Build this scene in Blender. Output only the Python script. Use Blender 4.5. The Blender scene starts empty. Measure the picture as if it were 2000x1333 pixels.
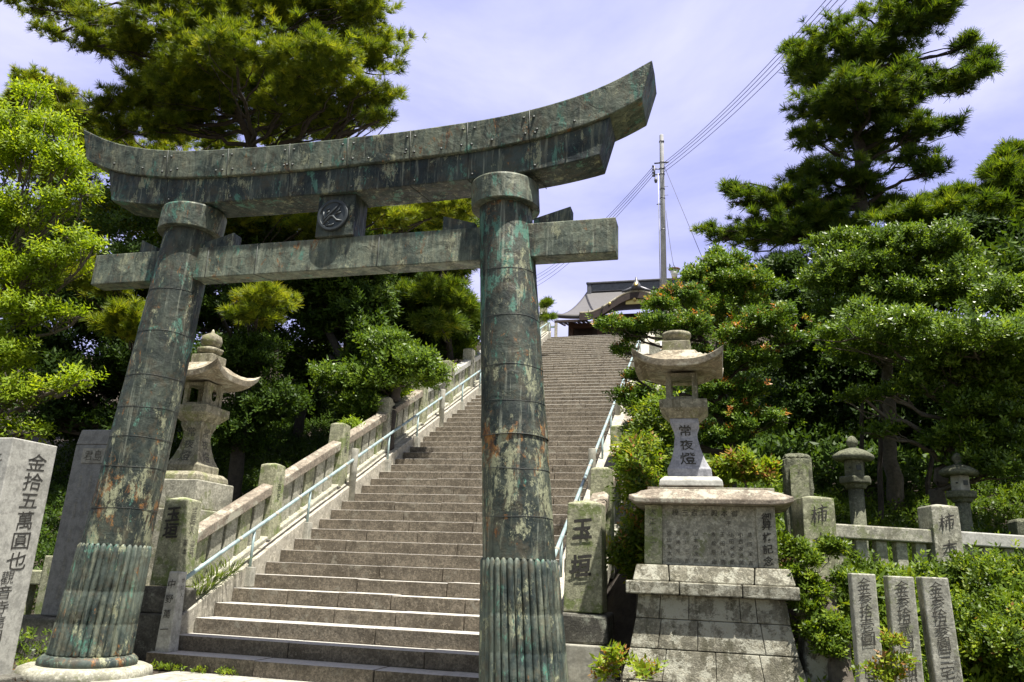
import bpy, math, random
import numpy as np
from mathutils import Vector, Matrix, Quaternion
random.seed(7); RNG = np.random.default_rng(7)
SC = bpy.context.scene
COL = SC.collection

# ---------------------------------------------------------------- camera
CAM = np.array([4.4788, 0.0, 1.28])
R = np.array([[0.96750924, 0.24983415, 0.03884293],
              [0.03454783, -0.28282063, 0.95855044],
              [-0.25046422, 0.92606446, 0.2822628]])
F = 1542.493
cd = bpy.data.cameras.new('camera'); cam = bpy.data.objects.new('camera', cd); COL.objects.link(cam)
cd.sensor_width = 36.0; cd.lens = F * 36 / 2000; cd.clip_start = .05; cd.clip_end = 2000
M = Matrix(((R[0][0], R[1][0], -R[2][0], CAM[0]), (R[0][1], R[1][1], -R[2][1], CAM[1]), (R[0][2], R[1][2], -R[2][2], CAM[2]), (0, 0, 0, 1)))
cam.matrix_world = M
SC.camera = cam

def W(u, v, Y):
    """photograph pixel at world depth Y -> world point (used to survey where things stand)"""
    r = R.T @ np.array([(u - 1000) / F, -(v - 666.5) / F, 1.0])
    return CAM + r * ((Y - CAM[1]) / r[1])

# ---------------------------------------------------------------- world, sun, exposure
SUN_EL = math.radians(73.5); SUN_AZ = math.radians(52)    # azimuth: from +X-ish side, in front
travel = Vector((-math.sin(SUN_AZ) * math.cos(SUN_EL), math.cos(SUN_AZ) * math.cos(SUN_EL), -math.sin(SUN_EL)))
wd = bpy.data.worlds.new('World'); SC.world = wd; wd.use_nodes = True
nt = wd.node_tree; nt.nodes.clear()
def N(nt, t, **kw):
    n = nt.nodes.new(t)
    for k, v in kw.items(): setattr(n, k, v)
    return n
out = N(nt, 'ShaderNodeOutputWorld'); bg = N(nt, 'ShaderNodeBackground')
sky = N(nt, 'ShaderNodeTexSky'); sky.sky_type = 'NISHITA'; sky.sun_disc = False
sky.sun_elevation = SUN_EL
# sun position direction (towards sun) = -travel ; nishita rotation 0 => sun at +Y, clockwise seen from above
sky.sun_rotation = math.atan2(-travel.x, -travel.y)
sky.air_density = 1.0; sky.dust_density = 1.0; sky.ozone_density = 2.0
tc = N(nt, 'ShaderNodeTexCoord'); mp = N(nt, 'ShaderNodeMapping'); mp.inputs['Scale'].default_value = (1.6, 1.2, 4.2)
mp.inputs['Rotation'].default_value = (.25, .1, .3)
nz = N(nt, 'ShaderNodeTexNoise'); nz.inputs['Scale'].default_value = 1.3; nz.inputs['Detail'].default_value = 9; nz.inputs['Roughness'].default_value = .55
nz.inputs['Distortion'].default_value = .4
cr = N(nt, 'ShaderNodeValToRGB'); cr.color_ramp.elements[0].position = .36; cr.color_ramp.elements[0].color = (.12, .12, .12, 1)
cr.color_ramp.elements[1].position = .66; cr.color_ramp.elements[1].color = (.9, .9, .9, 1)
tint = N(nt, 'ShaderNodeMix', data_type='RGBA', blend_type='MULTIPLY'); tint.inputs['Factor'].default_value = 1
tint.inputs['B'].default_value = (1.12, .95, .80, 1)
mx = N(nt, 'ShaderNodeMix', data_type='RGBA')
cl_ = N(nt, 'ShaderNodeMix', data_type='RGBA'); cl_.inputs['A'].default_value = (2.45, 2.75, 5.7, 1); cl_.inputs['B'].default_value = (5.3, 5.35, 7.7, 1)
L = nt.links.new
L(tc.outputs['Generated'], mp.inputs['Vector']); L(mp.outputs[0], nz.inputs['Vector']); L(nz.outputs['Fac'], cr.inputs[0])
L(sky.outputs[0], tint.inputs['A']); L(tint.outputs['Result'], mx.inputs['A']); 
sp = N(nt, 'ShaderNodeSeparateXYZ'); L(tc.outputs['Generated'], sp.inputs[0])   # thin bright cloud towards the hill; unseen sky kept dimmer to cut fill light
mr = N(nt, 'ShaderNodeMapRange'); mr.inputs[1].default_value = -.1; mr.inputs[2].default_value = .55; L(sp.outputs['Y'], mr.inputs[0])
L(mr.outputs[0], mx.inputs['Factor']); L(cr.outputs[0], cl_.inputs['Factor']); L(cl_.outputs['Result'], mx.inputs['B'])
L(mx.outputs['Result'], bg.inputs[0]); L(bg.outputs[0], out.inputs[0]); bg.inputs[1].default_value = .073
sl = bpy.data.lights.new('sun', 'SUN'); sl.energy = 5.0; sl.angle = math.radians(.53); sl.color = (1, .955, .88)
sun = bpy.data.objects.new('sun', sl); COL.objects.link(sun); sun.location = (10, -10, 30)
sun.rotation_euler = travel.to_track_quat('-Z', 'Y').to_euler()
SC.view_settings.view_transform = 'Standard'; SC.view_settings.look = 'None'
SC.view_settings.exposure = 1.22; SC.view_settings.gamma = 1
SC.cycles.max_bounces = 6; SC.cycles.diffuse_bounces = 3; SC.cycles.transmission_bounces = 4
try: SC.cycles.use_denoising = True
except Exception: pass

# ---------------------------------------------------------------- helpers
ORG = {}
def thing(name, label, cat, loc=(0, 0, 0), group=None, kind=None):
    o = bpy.data.objects.new(name, None); COL.objects.link(o); o.location = loc; o.empty_display_size = .3
    o['label'] = label; o['category'] = cat
    if group: o['group'] = group
    if kind: o['kind'] = kind
    ORG[o.name] = np.array(loc, float); return o
def tag(o, label, cat, group=None, kind=None):
    o['label'] = label; o['category'] = cat
    if group: o['group'] = group
    if kind: o['kind'] = kind
    return o
class MB:
    def __init__(s): s.v = []; s.f = []; s.sm = []
    def add(s, vs, fs, smooth=False):
        b = len(s.v); s.v += [tuple(map(float, p)) for p in vs]
        for f in fs: s.f.append(tuple(i + b for i in f)); s.sm.append(smooth)
        return s
    def hexa(s, p, smooth=False):   # 8 corners: bottom 4 ccw, top 4 ccw
        return s.add(p, [(3, 2, 1, 0), (4, 5, 6, 7), (0, 1, 5, 4), (1, 2, 6, 5), (2, 3, 7, 6), (3, 0, 4, 7)], smooth)
    def box(s, x0, x1, y0, y1, z0, z1, j=0):
        P = [(x0, y0, z0), (x1, y0, z0), (x1, y1, z0), (x0, y1, z0), (x0, y0, z1), (x1, y0, z1), (x1, y1, z1), (x0, y1, z1)]
        if j: P = [tuple(c + random.uniform(-j, j) for c in q) for q in P]
        return s.hexa(P)
    def frust(s, cx, cy, z0, z1, w0, d0, w1, d1, rot=0, ox=0, oy=0):
        P = []
        for z, w, d, dx, dy in ((z0, w0, d0, 0, 0), (z1, w1, d1, ox, oy)):
            for a, b in ((-1, -1), (1, -1), (1, 1), (-1, 1)):
                x, y = a * w / 2, b * d / 2
                P.append((cx + dx + x * math.cos(rot) - y * math.sin(rot), cy + dy + x * math.sin(rot) + y * math.cos(rot), z))
        return s.hexa(P)
    def lathe(s, cx, cy, prof, n=32, lean=(0, 0), sq=None, smooth=True, cap=True, rot=0):
        rings = []
        for r, z in prof:
            ring = []
            for i in range(n):
                a = rot + 2 * math.pi * i / n
                rr = r if sq is None else r * sq(a)
                ring.append((cx + lean[0] * z + rr * math.cos(a), cy + lean[1] * z + rr * math.sin(a), z))
            rings.append(ring)
        vs = [p for r_ in rings for p in r_]; fs = []
        for k in range(len(prof) - 1):
            for i in range(n):
                fs.append((k * n + i, k * n + (i + 1) % n, (k + 1) * n + (i + 1) % n, (k + 1) * n + i))
        if cap: fs += [tuple(range(n))[::-1], tuple((len(prof) - 1) * n + i for i in range(n))]
        return s.add(vs, fs, smooth)
    def tube(s, pts, rad, n=8, cap=True):
        pts = [Vector(p) for p in pts]
        if not hasattr(rad, '__len__'): rad = [rad] * len(pts)
        vs = []; up = Vector((0, 0, 1))
        for i, p in enumerate(pts):
            t = (pts[min(i + 1, len(pts) - 1)] - pts[max(i - 1, 0)]).normalized()
            a = t.cross(up if abs(t.z) < .95 else Vector((1, 0, 0))).normalized(); b = t.cross(a)
            for k in range(n):
                q = 2 * math.pi * k / n; vs.append(p + (a * math.cos(q) + b * math.sin(q)) * rad[i])
        fs = []
        for i in range(len(pts) - 1):
            for k in range(n): fs.append((i * n + k, i * n + (k + 1) % n, (i + 1) * n + (k + 1) % n, (i + 1) * n + k))
        if cap: fs += [tuple(range(n))[::-1], tuple((len(pts) - 1) * n + k for k in range(n))]
        return s.add(vs, fs, True)
    def sweepx(s, xs, section):     # section(x)-> list of (x,y,z) same length
        n = None; vs = []
        for x in xs:
            p = section(x); n = len(p); vs += p
        fs = []
        for i in range(len(xs) - 1):
            for k in range(n): fs.append((i * n + k, i * n + (k + 1) % n, (i + 1) * n + (k + 1) % n, (i + 1) * n + k))
        fs += [tuple(range(n))[::-1], tuple((len(xs) - 1) * n + k for k in range(n))]
        return s.add(vs, fs)
def part(name, mb, mat, parent=None, label=None, bevel=0, org=None, seg=2, sub=0, disp=0, fix=True):
    if parent is not None:
        q = parent
        while q.name not in ORG: q = q.parent
        o0 = ORG[q.name]
    else: o0 = np.array(org if org is not None else (0, 0, 0), float)
    V = np.array(mb.v) - o0
    me = bpy.data.meshes.new(name); me.from_pydata(V.tolist(), [], mb.f); me.polygons.foreach_set('use_smooth', mb.sm); me.update()
    if fix:
        import bmesh
        bm = bmesh.new(); bm.from_mesh(me); bmesh.ops.recalc_face_normals(bm, faces=bm.faces); bm.to_mesh(me); bm.free()
    me.materials.append(mat)
    o = bpy.data.objects.new(name, me); COL.objects.link(o)
    if parent is not None: o.parent = parent
    else: o.location = o0.tolist(); ORG[o.name] = o0
    if label: o['label'] = label
    if bevel:
        m = o.modifiers.new('bevel', 'BEVEL'); m.width = bevel; m.segments = seg; m.limit_method = 'ANGLE'; m.angle_limit = .6
    if sub:
        m = o.modifiers.new('sub', 'SUBSURF'); m.subdivision_type = 'SIMPLE'; m.levels = sub; m.render_levels = sub
        if disp:
            t = bpy.data.textures.new('rough', 'CLOUDS'); t.noise_scale = .07; t.noise_depth = 3
            m = o.modifiers.new('rough', 'DISPLACE'); m.texture = t; m.strength = disp; m.texture_coords = 'GLOBAL'; m.mid_level = .5
    return o

# ---------------------------------------------------------------- materials
def mat_new(name):
    m = bpy.data.materials.new(name); m.use_nodes = True; nt = m.node_tree; nt.nodes.clear()
    o = N(nt, 'ShaderNodeOutputMaterial'); b = N(nt, 'ShaderNodeBsdfPrincipled'); nt.links.new(b.outputs[0], o.inputs[0])
    return m, nt, b, o
def noise(nt, vec, scale, detail=6, rough=.6, dist=0):
    n = N(nt, 'ShaderNodeTexNoise'); n.inputs['Scale'].default_value = scale; n.inputs['Detail'].default_value = detail
    n.inputs['Roughness'].default_value = rough; n.inputs['Distortion'].default_value = dist
    if vec is not None: nt.links.new(vec, n.inputs['Vector'])
    return n.outputs['Fac']
def ramp(nt, fac, stops):
    r = N(nt, 'ShaderNodeValToRGB'); e = r.color_ramp.elements
    while len(e) < len(stops): e.new(.5)
    for i, (p, c) in enumerate(stops):
        e[i].position = p; e[i].color = (c, c, c, 1) if not hasattr(c, '__len__') else (*c, 1)
    nt.links.new(fac, r.inputs[0]); return r.outputs[0]
def mixc(nt, fac, a, b, blend='MIX'):
    m = N(nt, 'ShaderNodeMix', data_type='RGBA', blend_type=blend)
    for s, x in (('Factor', fac), ('A', a), ('B', b)):
        if hasattr(x, 'links') or hasattr(x, 'is_linked'): nt.links.new(x, m.inputs[s])
        elif s == 'Factor': m.inputs[s].default_value = x
        else: m.inputs[s].default_value = (*x, 1)
    return m.outputs['Result']
def coords(nt, scale=(1, 1, 1), rot=(0, 0, 0), loc=(0, 0, 0)):
    g = N(nt, 'ShaderNodeNewGeometry'); m = N(nt, 'ShaderNodeMapping'); m.inputs['Scale'].default_value = scale
    m.inputs['Rotation'].default_value = rot; m.inputs['Location'].default_value = loc
    nt.links.new(g.outputs['Position'], m.inputs['Vector']); return m.outputs[0]
def bump(nt, b, h, strength=.5, dist=.01):
    n = N(nt, 'ShaderNodeBump'); n.inputs['Strength'].default_value = strength; n.inputs['Distance'].default_value = dist
    nt.links.new(h, n.inputs['Height']); nt.links.new(n.outputs[0], b.inputs['Normal'])

def stone(name, base, dark=None, lichen=None, lichen_amt=.55, stain=.5, speck=.35, bumpd=.006, streak=False, rough=.9, loc=(0, 0, 0), sunlit=None):
    m, nt, b, o = mat_new(name)
    base = np.array(base); dark = base * .45 if dark is None else np.array(dark)
    P = coords(nt, loc=loc)
    c = mixc(nt, ramp(nt, noise(nt, P, 38, 4, .75), [(.38, 0.), (.62, 1.)]), tuple(base * (1 - speck * .75)), tuple(np.minimum(base * (1 + speck), .85)))
    if sunlit is not None:     # tops painted paler for sunlight, beyond foot wear; faces below kept darker
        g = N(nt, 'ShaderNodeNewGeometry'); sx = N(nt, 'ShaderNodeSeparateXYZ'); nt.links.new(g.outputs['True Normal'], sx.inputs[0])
        top_fac = ramp(nt, sx.outputs['Z'], [(.5, 0.), (.8, 1.)])
    d_ = ramp(nt, noise(nt, P, 2.3, 8, .7, .3), [(.58 - .14 * stain, 0.), (.66, .8)])
    c = mixc(nt, d_, c, tuple(dark))
    c = mixc(nt, ramp(nt, noise(nt, P, 9, 7, .75), [(.47, 0.), (.60, .7)]), c, tuple(base * .55))
    if streak:
        S = coords(nt, (7, 7, .7)); c = mixc(nt, ramp(nt, noise(nt, S, 1.6, 6, .65), [(.50, 0.), (.62, .75)]), c, tuple(dark))
    if lichen is not None:
        c = mixc(nt, ramp(nt, noise(nt, coords(nt, loc=(3, 7, 1)), 3.6, 10, .78), [(lichen_amt - .05, 0.), (lichen_amt, .85)]), c, tuple(lichen))
        c = mixc(nt, ramp(nt, noise(nt, coords(nt, loc=(9, 2, 5)), 17, 6, .75), [(.56, 0.), (.60, .75)]), c, tuple(np.minimum(base * 1.6, .72)))
    if sunlit is not None:
        top_col = mixc(nt, ramp(nt, noise(nt, P, 30, 5, .75), [(.42, 0.), (.62, 1.)]), tuple(np.array(sunlit) * .85), tuple(np.array(sunlit) * 1.08))
        top_col = mixc(nt, ramp(nt, noise(nt, P, 2.1, 8, .75), [(.56, 0.), (.66, .55)]), top_col, tuple(np.array(sunlit) * .6))
        c = mixc(nt, top_fac, c, top_col)
    nt.links.new(c, b.inputs['Base Color']); b.inputs['Roughness'].default_value = rough; b.inputs['Specular IOR Level'].default_value = .25
    h = N(nt, 'ShaderNodeMath', operation='ADD'); nt.links.new(noise(nt, P, 45, 5, .8), h.inputs[0]); nt.links.new(noise(nt, P, 11, 5, .7), h.inputs[1])
    bump(nt, b, h.outputs[0], 1., bumpd)
    return m
GRAN = stone('granite', (.33, .32, .255), (.13, .125, .085), (.17, .185, .095), .60, .5)
GRANL = stone('granite_light', (.40, .395, .355), (.27, .265, .23), None, .6, .2, .16, .002)
TREAD = stone('granite_step', (.155, .132, .10), (.055, .045, .032), (.21, .195, .155), .62, .8, .5, .016, loc=(5, 1, 2), sunlit=(.52, .50, .45))
RAILS = stone('granite_pinkish', (.235, .20, .155), (.09, .072, .052), (.38, .37, .29), .57, .6)
MOSSY = stone('granite_mossy', (.30, .30, .20), (.11, .115, .06), (.15, .19, .06), .56, .6)
DARKST = stone('granite_dark', (.12, .115, .095), (.04, .038, .034), (.30, .31, .25), .62, .5)
OLDST = stone('granite_old', (.15, .155, .105), (.05, .05, .035), (.24, .25, .15), .6, .5, bumpd=.02)
SLATE = stone('slate_grey', (.23, .23, .215), (.14, .14, .13), None, .6, .3, .15, .002, rough=.6)
CONC = stone('concrete', (.32, .31, .26), (.22, .21, .17), None, .6, .3, .15, .002)
CONCL = stone('concrete_light', (.36, .335, .275), (.27, .25, .20), (.3, .3, .2), .66, .35, .12, .002)
PAVE = stone('paving_granite', (.34, .33, .28), (.20, .19, .15), None, .6, .3, .25, .003)
MONU = stone('granite_monument', (.25, .235, .18), (.09, .085, .055), (.47, .46, .37), .545, .8, .35, .02, streak=True)
LANT = stone('lantern_granite', (.29, .27, .195), (.11, .10, .06), (.19, .20, .09), .58, .5, .3, .008, streak=True)
LROOF = stone('lantern_roof_granite', (.26, .225, .16), (.12, .092, .06), (.42, .40, .31), .57, .6, .3, .008)

def copper(name, seed=0, pale=.5, green=.56, rust=.58, lo=(.028, .034, .034), hi=(.115, .118, .098), bands=()):
    m, nt, b, o = mat_new(name)
    P = coords(nt, loc=(seed, seed * .7, seed * .3)); S = coords(nt, (4.2, 4.2, .75), loc=(seed, 0, 0))
    gp = N(nt, 'ShaderNodeNewGeometry'); sp = N(nt, 'ShaderNodeSeparateXYZ'); nt.links.new(gp.outputs['Position'], sp.inputs[0])
    def band(fac, z0, z1, xs, amt):       # stains gather under particular joints of one pillar
        a = ramp(nt, N2(sp.outputs['Z'], z0 - .35, z1 + .35), [(0, 0.), (.35 / (z1 - z0 + .7), 1.), (1 - .35 / (z1 - z0 + .7), 1.), (1, 0.)])
        c_ = N(nt, 'ShaderNodeMath', operation='GREATER_THAN' if xs > 0 else 'LESS_THAN'); nt.links.new(sp.outputs['X'], c_.inputs[0]); c_.inputs[1].default_value = 0
        m1 = N(nt, 'ShaderNodeMath', operation='MULTIPLY'); nt.links.new(a, m1.inputs[0]); nt.links.new(c_.outputs[0], m1.inputs[1])
        m2 = N(nt, 'ShaderNodeMath', operation='MULTIPLY_ADD'); nt.links.new(m1.outputs[0], m2.inputs[0]); m2.inputs[1].default_value = amt; nt.links.new(fac, m2.inputs[2]); return m2.outputs[0]
    def N2(sock, a, b_):
        r = N(nt, 'ShaderNodeMapRange'); nt.links.new(sock, r.inputs[0]); r.inputs[1].default_value = a; r.inputs[2].default_value = b_; return r.outputs[0]
    c = mixc(nt, ramp(nt, noise(nt, coords(nt, (1, 1, .7), loc=(seed, seed, 2)), 1.7, 10, .75, .3), [(.42, 0.), (.58, 1.)]), lo, hi)
    c = mixc(nt, ramp(nt, noise(nt, coords(nt, (1, 1, .8), loc=(seed, 3, 7)), 5.5, 8, .75, .2), [(.50, 0.), (.60, .6)]), c, (.075, .062, .038))
    c = mixc(nt, ramp(nt, noise(nt, S, 2.3, 10, .72, .3), [(pale, 0.), (pale + .08, .45)]), c, (.24, .25, .17))
    f = noise(nt, coords(nt, (1.6, 1.6, .8), loc=(seed + 4, 2, 0)), 2.4, 12, .80, .25)
    for (k, z0, z1, xs, amt) in bands:
        if k == 'g': f = band(f, z0, z1, xs, amt)
    c = mixc(nt, ramp(nt, f, [(green, 0.), (green + .04, .85)]), c, (.085, .215, .16))
    f = noise(nt, coords(nt, (2.6, 2.6, 1.3), loc=(seed + 1, 8, 6)), 1.7, 13, .84, .2)
    for (k, z0, z1, xs, amt) in bands:
        if k == 'p': f = band(f, z0, z1, xs, amt)
    c = mixc(nt, ramp(nt, f, [(.565, 0.), (.59, .85)]), c, (.31, .32, .20))
    f = noise(nt, coords(nt, (2.2, 2.2, 1.1), loc=(seed + 9, 5, 3)), 2.0, 12, .82, .4)
    for (k, z0, z1, xs, amt) in bands:
        if k == 'r': f = band(f, z0, z1, xs, amt)
    c = mixc(nt, ramp(nt, f, [(rust, 0.), (rust + .03, .9)]), c, mixc(nt, ramp(nt, noise(nt, P, 14, 5, .7), [(.42, 0.), (.58, 1.)]), (.11, .045, .018), (.33, .16, .045)))
    c = mixc(nt, ramp(nt, noise(nt, coords(nt, (11, 11, .35), loc=(seed + 6, 1, 2)), 1.5, 5, .65), [(.58, 0.), (.68, .5)]), c, (.33, .35, .27))
    c = mixc(nt, ramp(nt, noise(nt, coords(nt, (7, 7, .8), loc=(seed, 5, 5)), 2.2, 6, .7), [(.54, 0.), (.66, .6)]), c, (.018, .021, .022))
    nt.links.new(c, b.inputs['Base Color']); b.inputs['Metallic'].default_value = .08; b.inputs['Specular IOR Level'].default_value = .35
    rr = ramp(nt, noise(nt, P, 8, 5, .6), [(.3, .42), (.7, .78)]); nt.links.new(rr, b.inputs['Roughness'])
    h = N(nt, 'ShaderNodeMath', operation='ADD'); nt.links.new(noise(nt, P, 5.5, 4, .5, .8), h.inputs[0])
    h2 = N(nt, 'ShaderNodeMath', operation='MULTIPLY'); nt.links.new(noise(nt, P, 45, 5, .7), h2.inputs[0]); h2.inputs[1].default_value = .25
    nt.links.new(h2.outputs[0], h.inputs[1]); bump(nt, b, h.outputs[0], 1., .016)
    return m
COP_A = copper('patinated_copper_beam', 0, .50, .565, .585, (.030, .044, .036), (.145, .17, .125), (('r', 6.0, 6.5, 1, .012),))
COP_B = copper('patinated_copper_lintel', 3.3, .55, .56, .61, (.012, .021, .023), (.058, .076, .065))
COP_P = copper('patinated_copper_pillar', 6.1, .56, .57, .60, (.014, .022, .020), (.072, .086, .066), (('r', 2.52, 2.66, 1, .095), ('p', 1.9, 2.6, 1, .05), ('g', 4.2, 5.0, 1, .06), ('r', 1.8, 2.1, -1, .045), ('p', 1.5, 2.1, -1, .04), ('g', 4.8, 5.2, -1, .04)))
COP_R = copper('patinated_copper_sleeve', 11.7, .535, .57, .605, (.020, .032, .031), (.095, .117, .095), (('r', .2, .7, -1, .035),))
def plain(name, col, rough=.7, metal=0, var=.25, scale=8, bumpd=.004):
    m, nt, b, o = mat_new(name); P = coords(nt); col = np.array(col)
    nt.links.new(mixc(nt, ramp(nt, noise(nt, P, scale, 6, .65), [(.3, 0.), (.7, 1.)]), tuple(col * (1 - var)), tuple(np.minimum(col * (1 + var), .9))), b.inputs['Base Color'])
    b.inputs['Roughness'].default_value = rough; b.inputs['Metallic'].default_value = metal
    if bumpd: bump(nt, b, noise(nt, P, scale * 5, 4, .6), .5, bumpd)
    return m
SEAM = plain('copper_seam', (.045, .05, .045), .6, .2)
EMB = plain('dark_bronze_emblem', (.05, .058, .06), .45, .35)
INK = plain('carved_character_dark', (.035, .033, .028), .95, 0, .3, 30, 0)
INK2 = plain('carved_character_faded', (.10, .095, .075), .95, 0, .3, 30, 0)
INKM = plain('carved_character_grey', (.055, .052, .042), .95, 0, .4, 30, 0)
PIPE = plain('galvanised_blue_grey_paint', (.25, .33, .33), .5, .05, .35, 7, .002)
BARK = plain('bark', (.045, .036, .028), .95, 0, .5, 14, .03)
BARKL = plain('bark_grey', (.10, .085, .065), .95, 0, .4, 18, .02)
SOIL = plain('soil', (.045, .035, .024), 1, 0, .5, 6, .04)
WOOD = plain('dark_wood', (.045, .028, .022), .7, 0, .4, 10, .004)
WOODR = plain('reddish_wood', (.07, .032, .02), .7, 0, .3, 10, .004)
GOLD = plain('gold_leaf', (.62, .46, .16), .35, .7, .1, 10, 0)
CONP = plain('pole_concrete', (.42, .42, .42), .85, 0, .2, 2.5, .003)
STEEL = plain('dark_steel', (.12, .12, .13), .5, .5)
WIRE = plain('wire_sheath', (.05, .05, .07), .6, 0, .1)
TEAL = plain('teal_painted_iron', (.06, .17, .15), .5, .2)
COPBR = plain('lamp_cap_copper', (.30, .17, .11), .5, .4)
GLASS = plain('frosted_lamp_glass', (.72, .70, .64), .3, 0, .05, 4, 0)

def leafmat(name, stops, rough=.35, trans=.35, tcol=1.5, spec=.5):
    m, nt, b, o = mat_new(name)
    a = N(nt, 'ShaderNodeAttribute', attribute_name='v')
    c = ramp(nt, a.outputs['Fac'], stops); nt.links.new(c, b.inputs['Base Color'])
    b.inputs['Roughness'].default_value = rough; b.inputs['Specular IOR Level'].default_value = spec
    t = N(nt, 'ShaderNodeBsdfTranslucent'); tc_ = mixc(nt, 1., c, (tcol * 1.15, tcol * 1.1, tcol * .35), 'MULTIPLY'); nt.links.new(tc_, t.inputs[0])
    mx = N(nt, 'ShaderNodeMixShader'); mx.inputs[0].default_value = trans
    nt.links.new(b.outputs[0], mx.inputs[1]); nt.links.new(t.outputs[0], mx.inputs[2]); nt.links.new(mx.outputs[0], o.inputs[0])
    return m
PINE = leafmat('pine_needles', [(0, (.038, .07, .008)), (.4, (.125, .17, .013)), (.75, (.24, .28, .022)), (1, (.35, .31, .03))], .5, .42, 1.7, .3)
PINED = leafmat('pine_needles_darker', [(0, (.025, .055, .009)), (.45, (.075, .125, .013)), (.85, (.17, .22, .02)), (1, (.28, .27, .03))], .5, .40, 1.7, .3)
LIME = leafmat('bright_spring_leaves', [(0, (.09, .14, .010)), (.5, (.20, .29, .015)), (1, (.37, .43, .025))], .5, .45, 1.6, .25)
BROAD = leafmat('glossy_evergreen_leaves', [(0, (.032, .060, .008)), (.5, (.09, .155, .016)), (1, (.21, .29, .032))], .38, .3, 1.6, .32)
DARKL = leafmat('dark_woodland_leaves', [(0, (.022, .045, .007)), (.6, (.062, .11, .013)), (1, (.16, .22, .025))], .5, .28, 1.6, .15)
MAKI = leafmat('clipped_shrub_leaves', [(0, (.02, .05, .008)), (.5, (.09, .16, .015)), (.80, (.21, .29, .03)), (.88, (.34, .20, .045)), (1, (.46, .17, .05))], .42, .3, 1.5, .22)
IVY = leafmat('ivy_leaves', [(0, (.035, .065, .007)), (.5, (.11, .175, .013)), (.90, (.27, .33, .025)), (.95, (.34, .20, .06)), (1, (.28, .14, .05))], .45, .38, 1.5, .25)
GRASSM = leafmat('grass_blades', [(0, (.05, .09, .012)), (1, (.14, .19, .03))], .5, .4, 1.5)
LITTER = leafmat('dry_leaves', [(0, (.09, .045, .02)), (.6, (.22, .12, .05)), (1, (.33, .22, .10))], .8, .1, 1.)

# ---------------------------------------------------------------- writing
CH = {}
def glyph(ch, off=.012):
    k = (ch, off)
    if k in CH: return CH[k]
    c = bpy.data.curves.new('t', 'FONT'); c.body = ch; c.offset = off; c.resolution_u = 3
    o = bpy.data.objects.new('t', c); COL.objects.link(o); bpy.context.view_layer.update()
    me = bpy.data.meshes.new_from_object(o.evaluated_get(bpy.context.evaluated_depsgraph_get()))
    v = np.array([q.co[:] for q in me.vertices]).reshape(-1, 3); f = [tuple(p.vertices) for p in me.polygons]
    bpy.data.objects.remove(o); bpy.data.meshes.remove(me); bpy.data.curves.remove(c)
    if len(v):
        v[:, 0] -= (v[:, 0].min() + v[:, 0].max()) / 2; v[:, 1] -= (v[:, 1].min() + v[:, 1].max()) / 2
    CH[k] = (v, f); return CH[k]
def write(text, top, size, right, down, nrm, mat, parent, pitch=1.08, shear=.10, wide=1., off=.0, name='inscription', step=None, jit=.02, eps=.003):
    """characters one below the other (or along `step`); each is a thin carved-and-inked shape on the stone face"""
    mb = MB(); top = np.array(top, float); right = np.array(right, float); down = np.array(down, float); nrm = np.array(nrm, float)
    st = down if step is None else np.array(step, float)
    for i, ch in enumerate(text):
        if ch == ' ': continue
        v, f = glyph(ch, off)
        c = top + st * (i * size * pitch) + nrm * eps
        wj = wide * random.uniform(.93, 1.07); hj = random.uniform(.94, 1.05)
        x = v[:, 0] * wj + jit * np.sin(v[:, 1] * 6 + i); y = v[:, 1] * hj + v[:, 0] * shear + jit * np.sin(v[:, 0] * 7 + i * 2)
        P = c + np.outer(x * size, right) - np.outer(y * size, down)
        mb.add(P.tolist(), f)
    return part(name, mb, mat, parent, fix=False)
X_, Y_, Z_ = np.eye(3)

# ---------------------------------------------------------------- measures of the stair
H_, D_, YS = .18768, .38970, 8.4795
NST = 58
line = lambda y: (y - YS) * H_ / D_          # height of the nosing line above depth y
XL = -2.262
xr = lambda y: 2.22 - .026 * (y - 10)
YT = 8.131                                   # depth of the gate

# ---------------------------------------------------------------- terrain
def sstep(t): t = np.clip(t, 0, 1); return t * t * (3 - 2 * t)
def hgt(x, y):
    x = np.asarray(x, float); y = np.asarray(y, float)
    ln = np.clip((y - YS) * .4816, 0, 10.885)
    ybank = 8.9 - 1.0 * sstep((x - 5.3) / .8)
    right = sstep((y - ybank) / 1.3) * (1.35 - .22 * sstep((x - 5.5) / .6)) + np.clip(y - 9.6, 0, None) * .20 + np.clip(y - 13, 0, None) * .26
    right = np.minimum(right, 10.8)
    left = np.clip((y - 9.6) * .44, 0, 10.7)
    side = np.where(x > 0, right, left)
    cor = sstep((np.abs(x) - 2.7) / .7)      # inside the stair corridor the ground lies below the steps
    z = (ln - .35) * (1 - cor) + side * cor
    z = np.where(y < 8.8, np.where(np.abs(x) < 3.2, 0 * z, z), z)
    z = np.maximum(z, 0) * (y > 8.3) + np.maximum(side, 0) * (y <= 8.3) * (x > 3.2)
    top = sstep((y - 30.2) / 1.0)
    z = np.where(y > 29, z * (1 - top) + 10.83 * top, z)
    bumpy = .10 * np.sin(1.7 * x + .6 * y) * np.cos(1.3 * y - .4 * x) + .05 * np.sin(4.1 * x + 2.3 * y)
    z = z + bumpy * sstep((np.abs(x) - 3.6) / 1) * sstep((y - 9.3) / 1.5) * (y < 30)
    return z - .012
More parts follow.
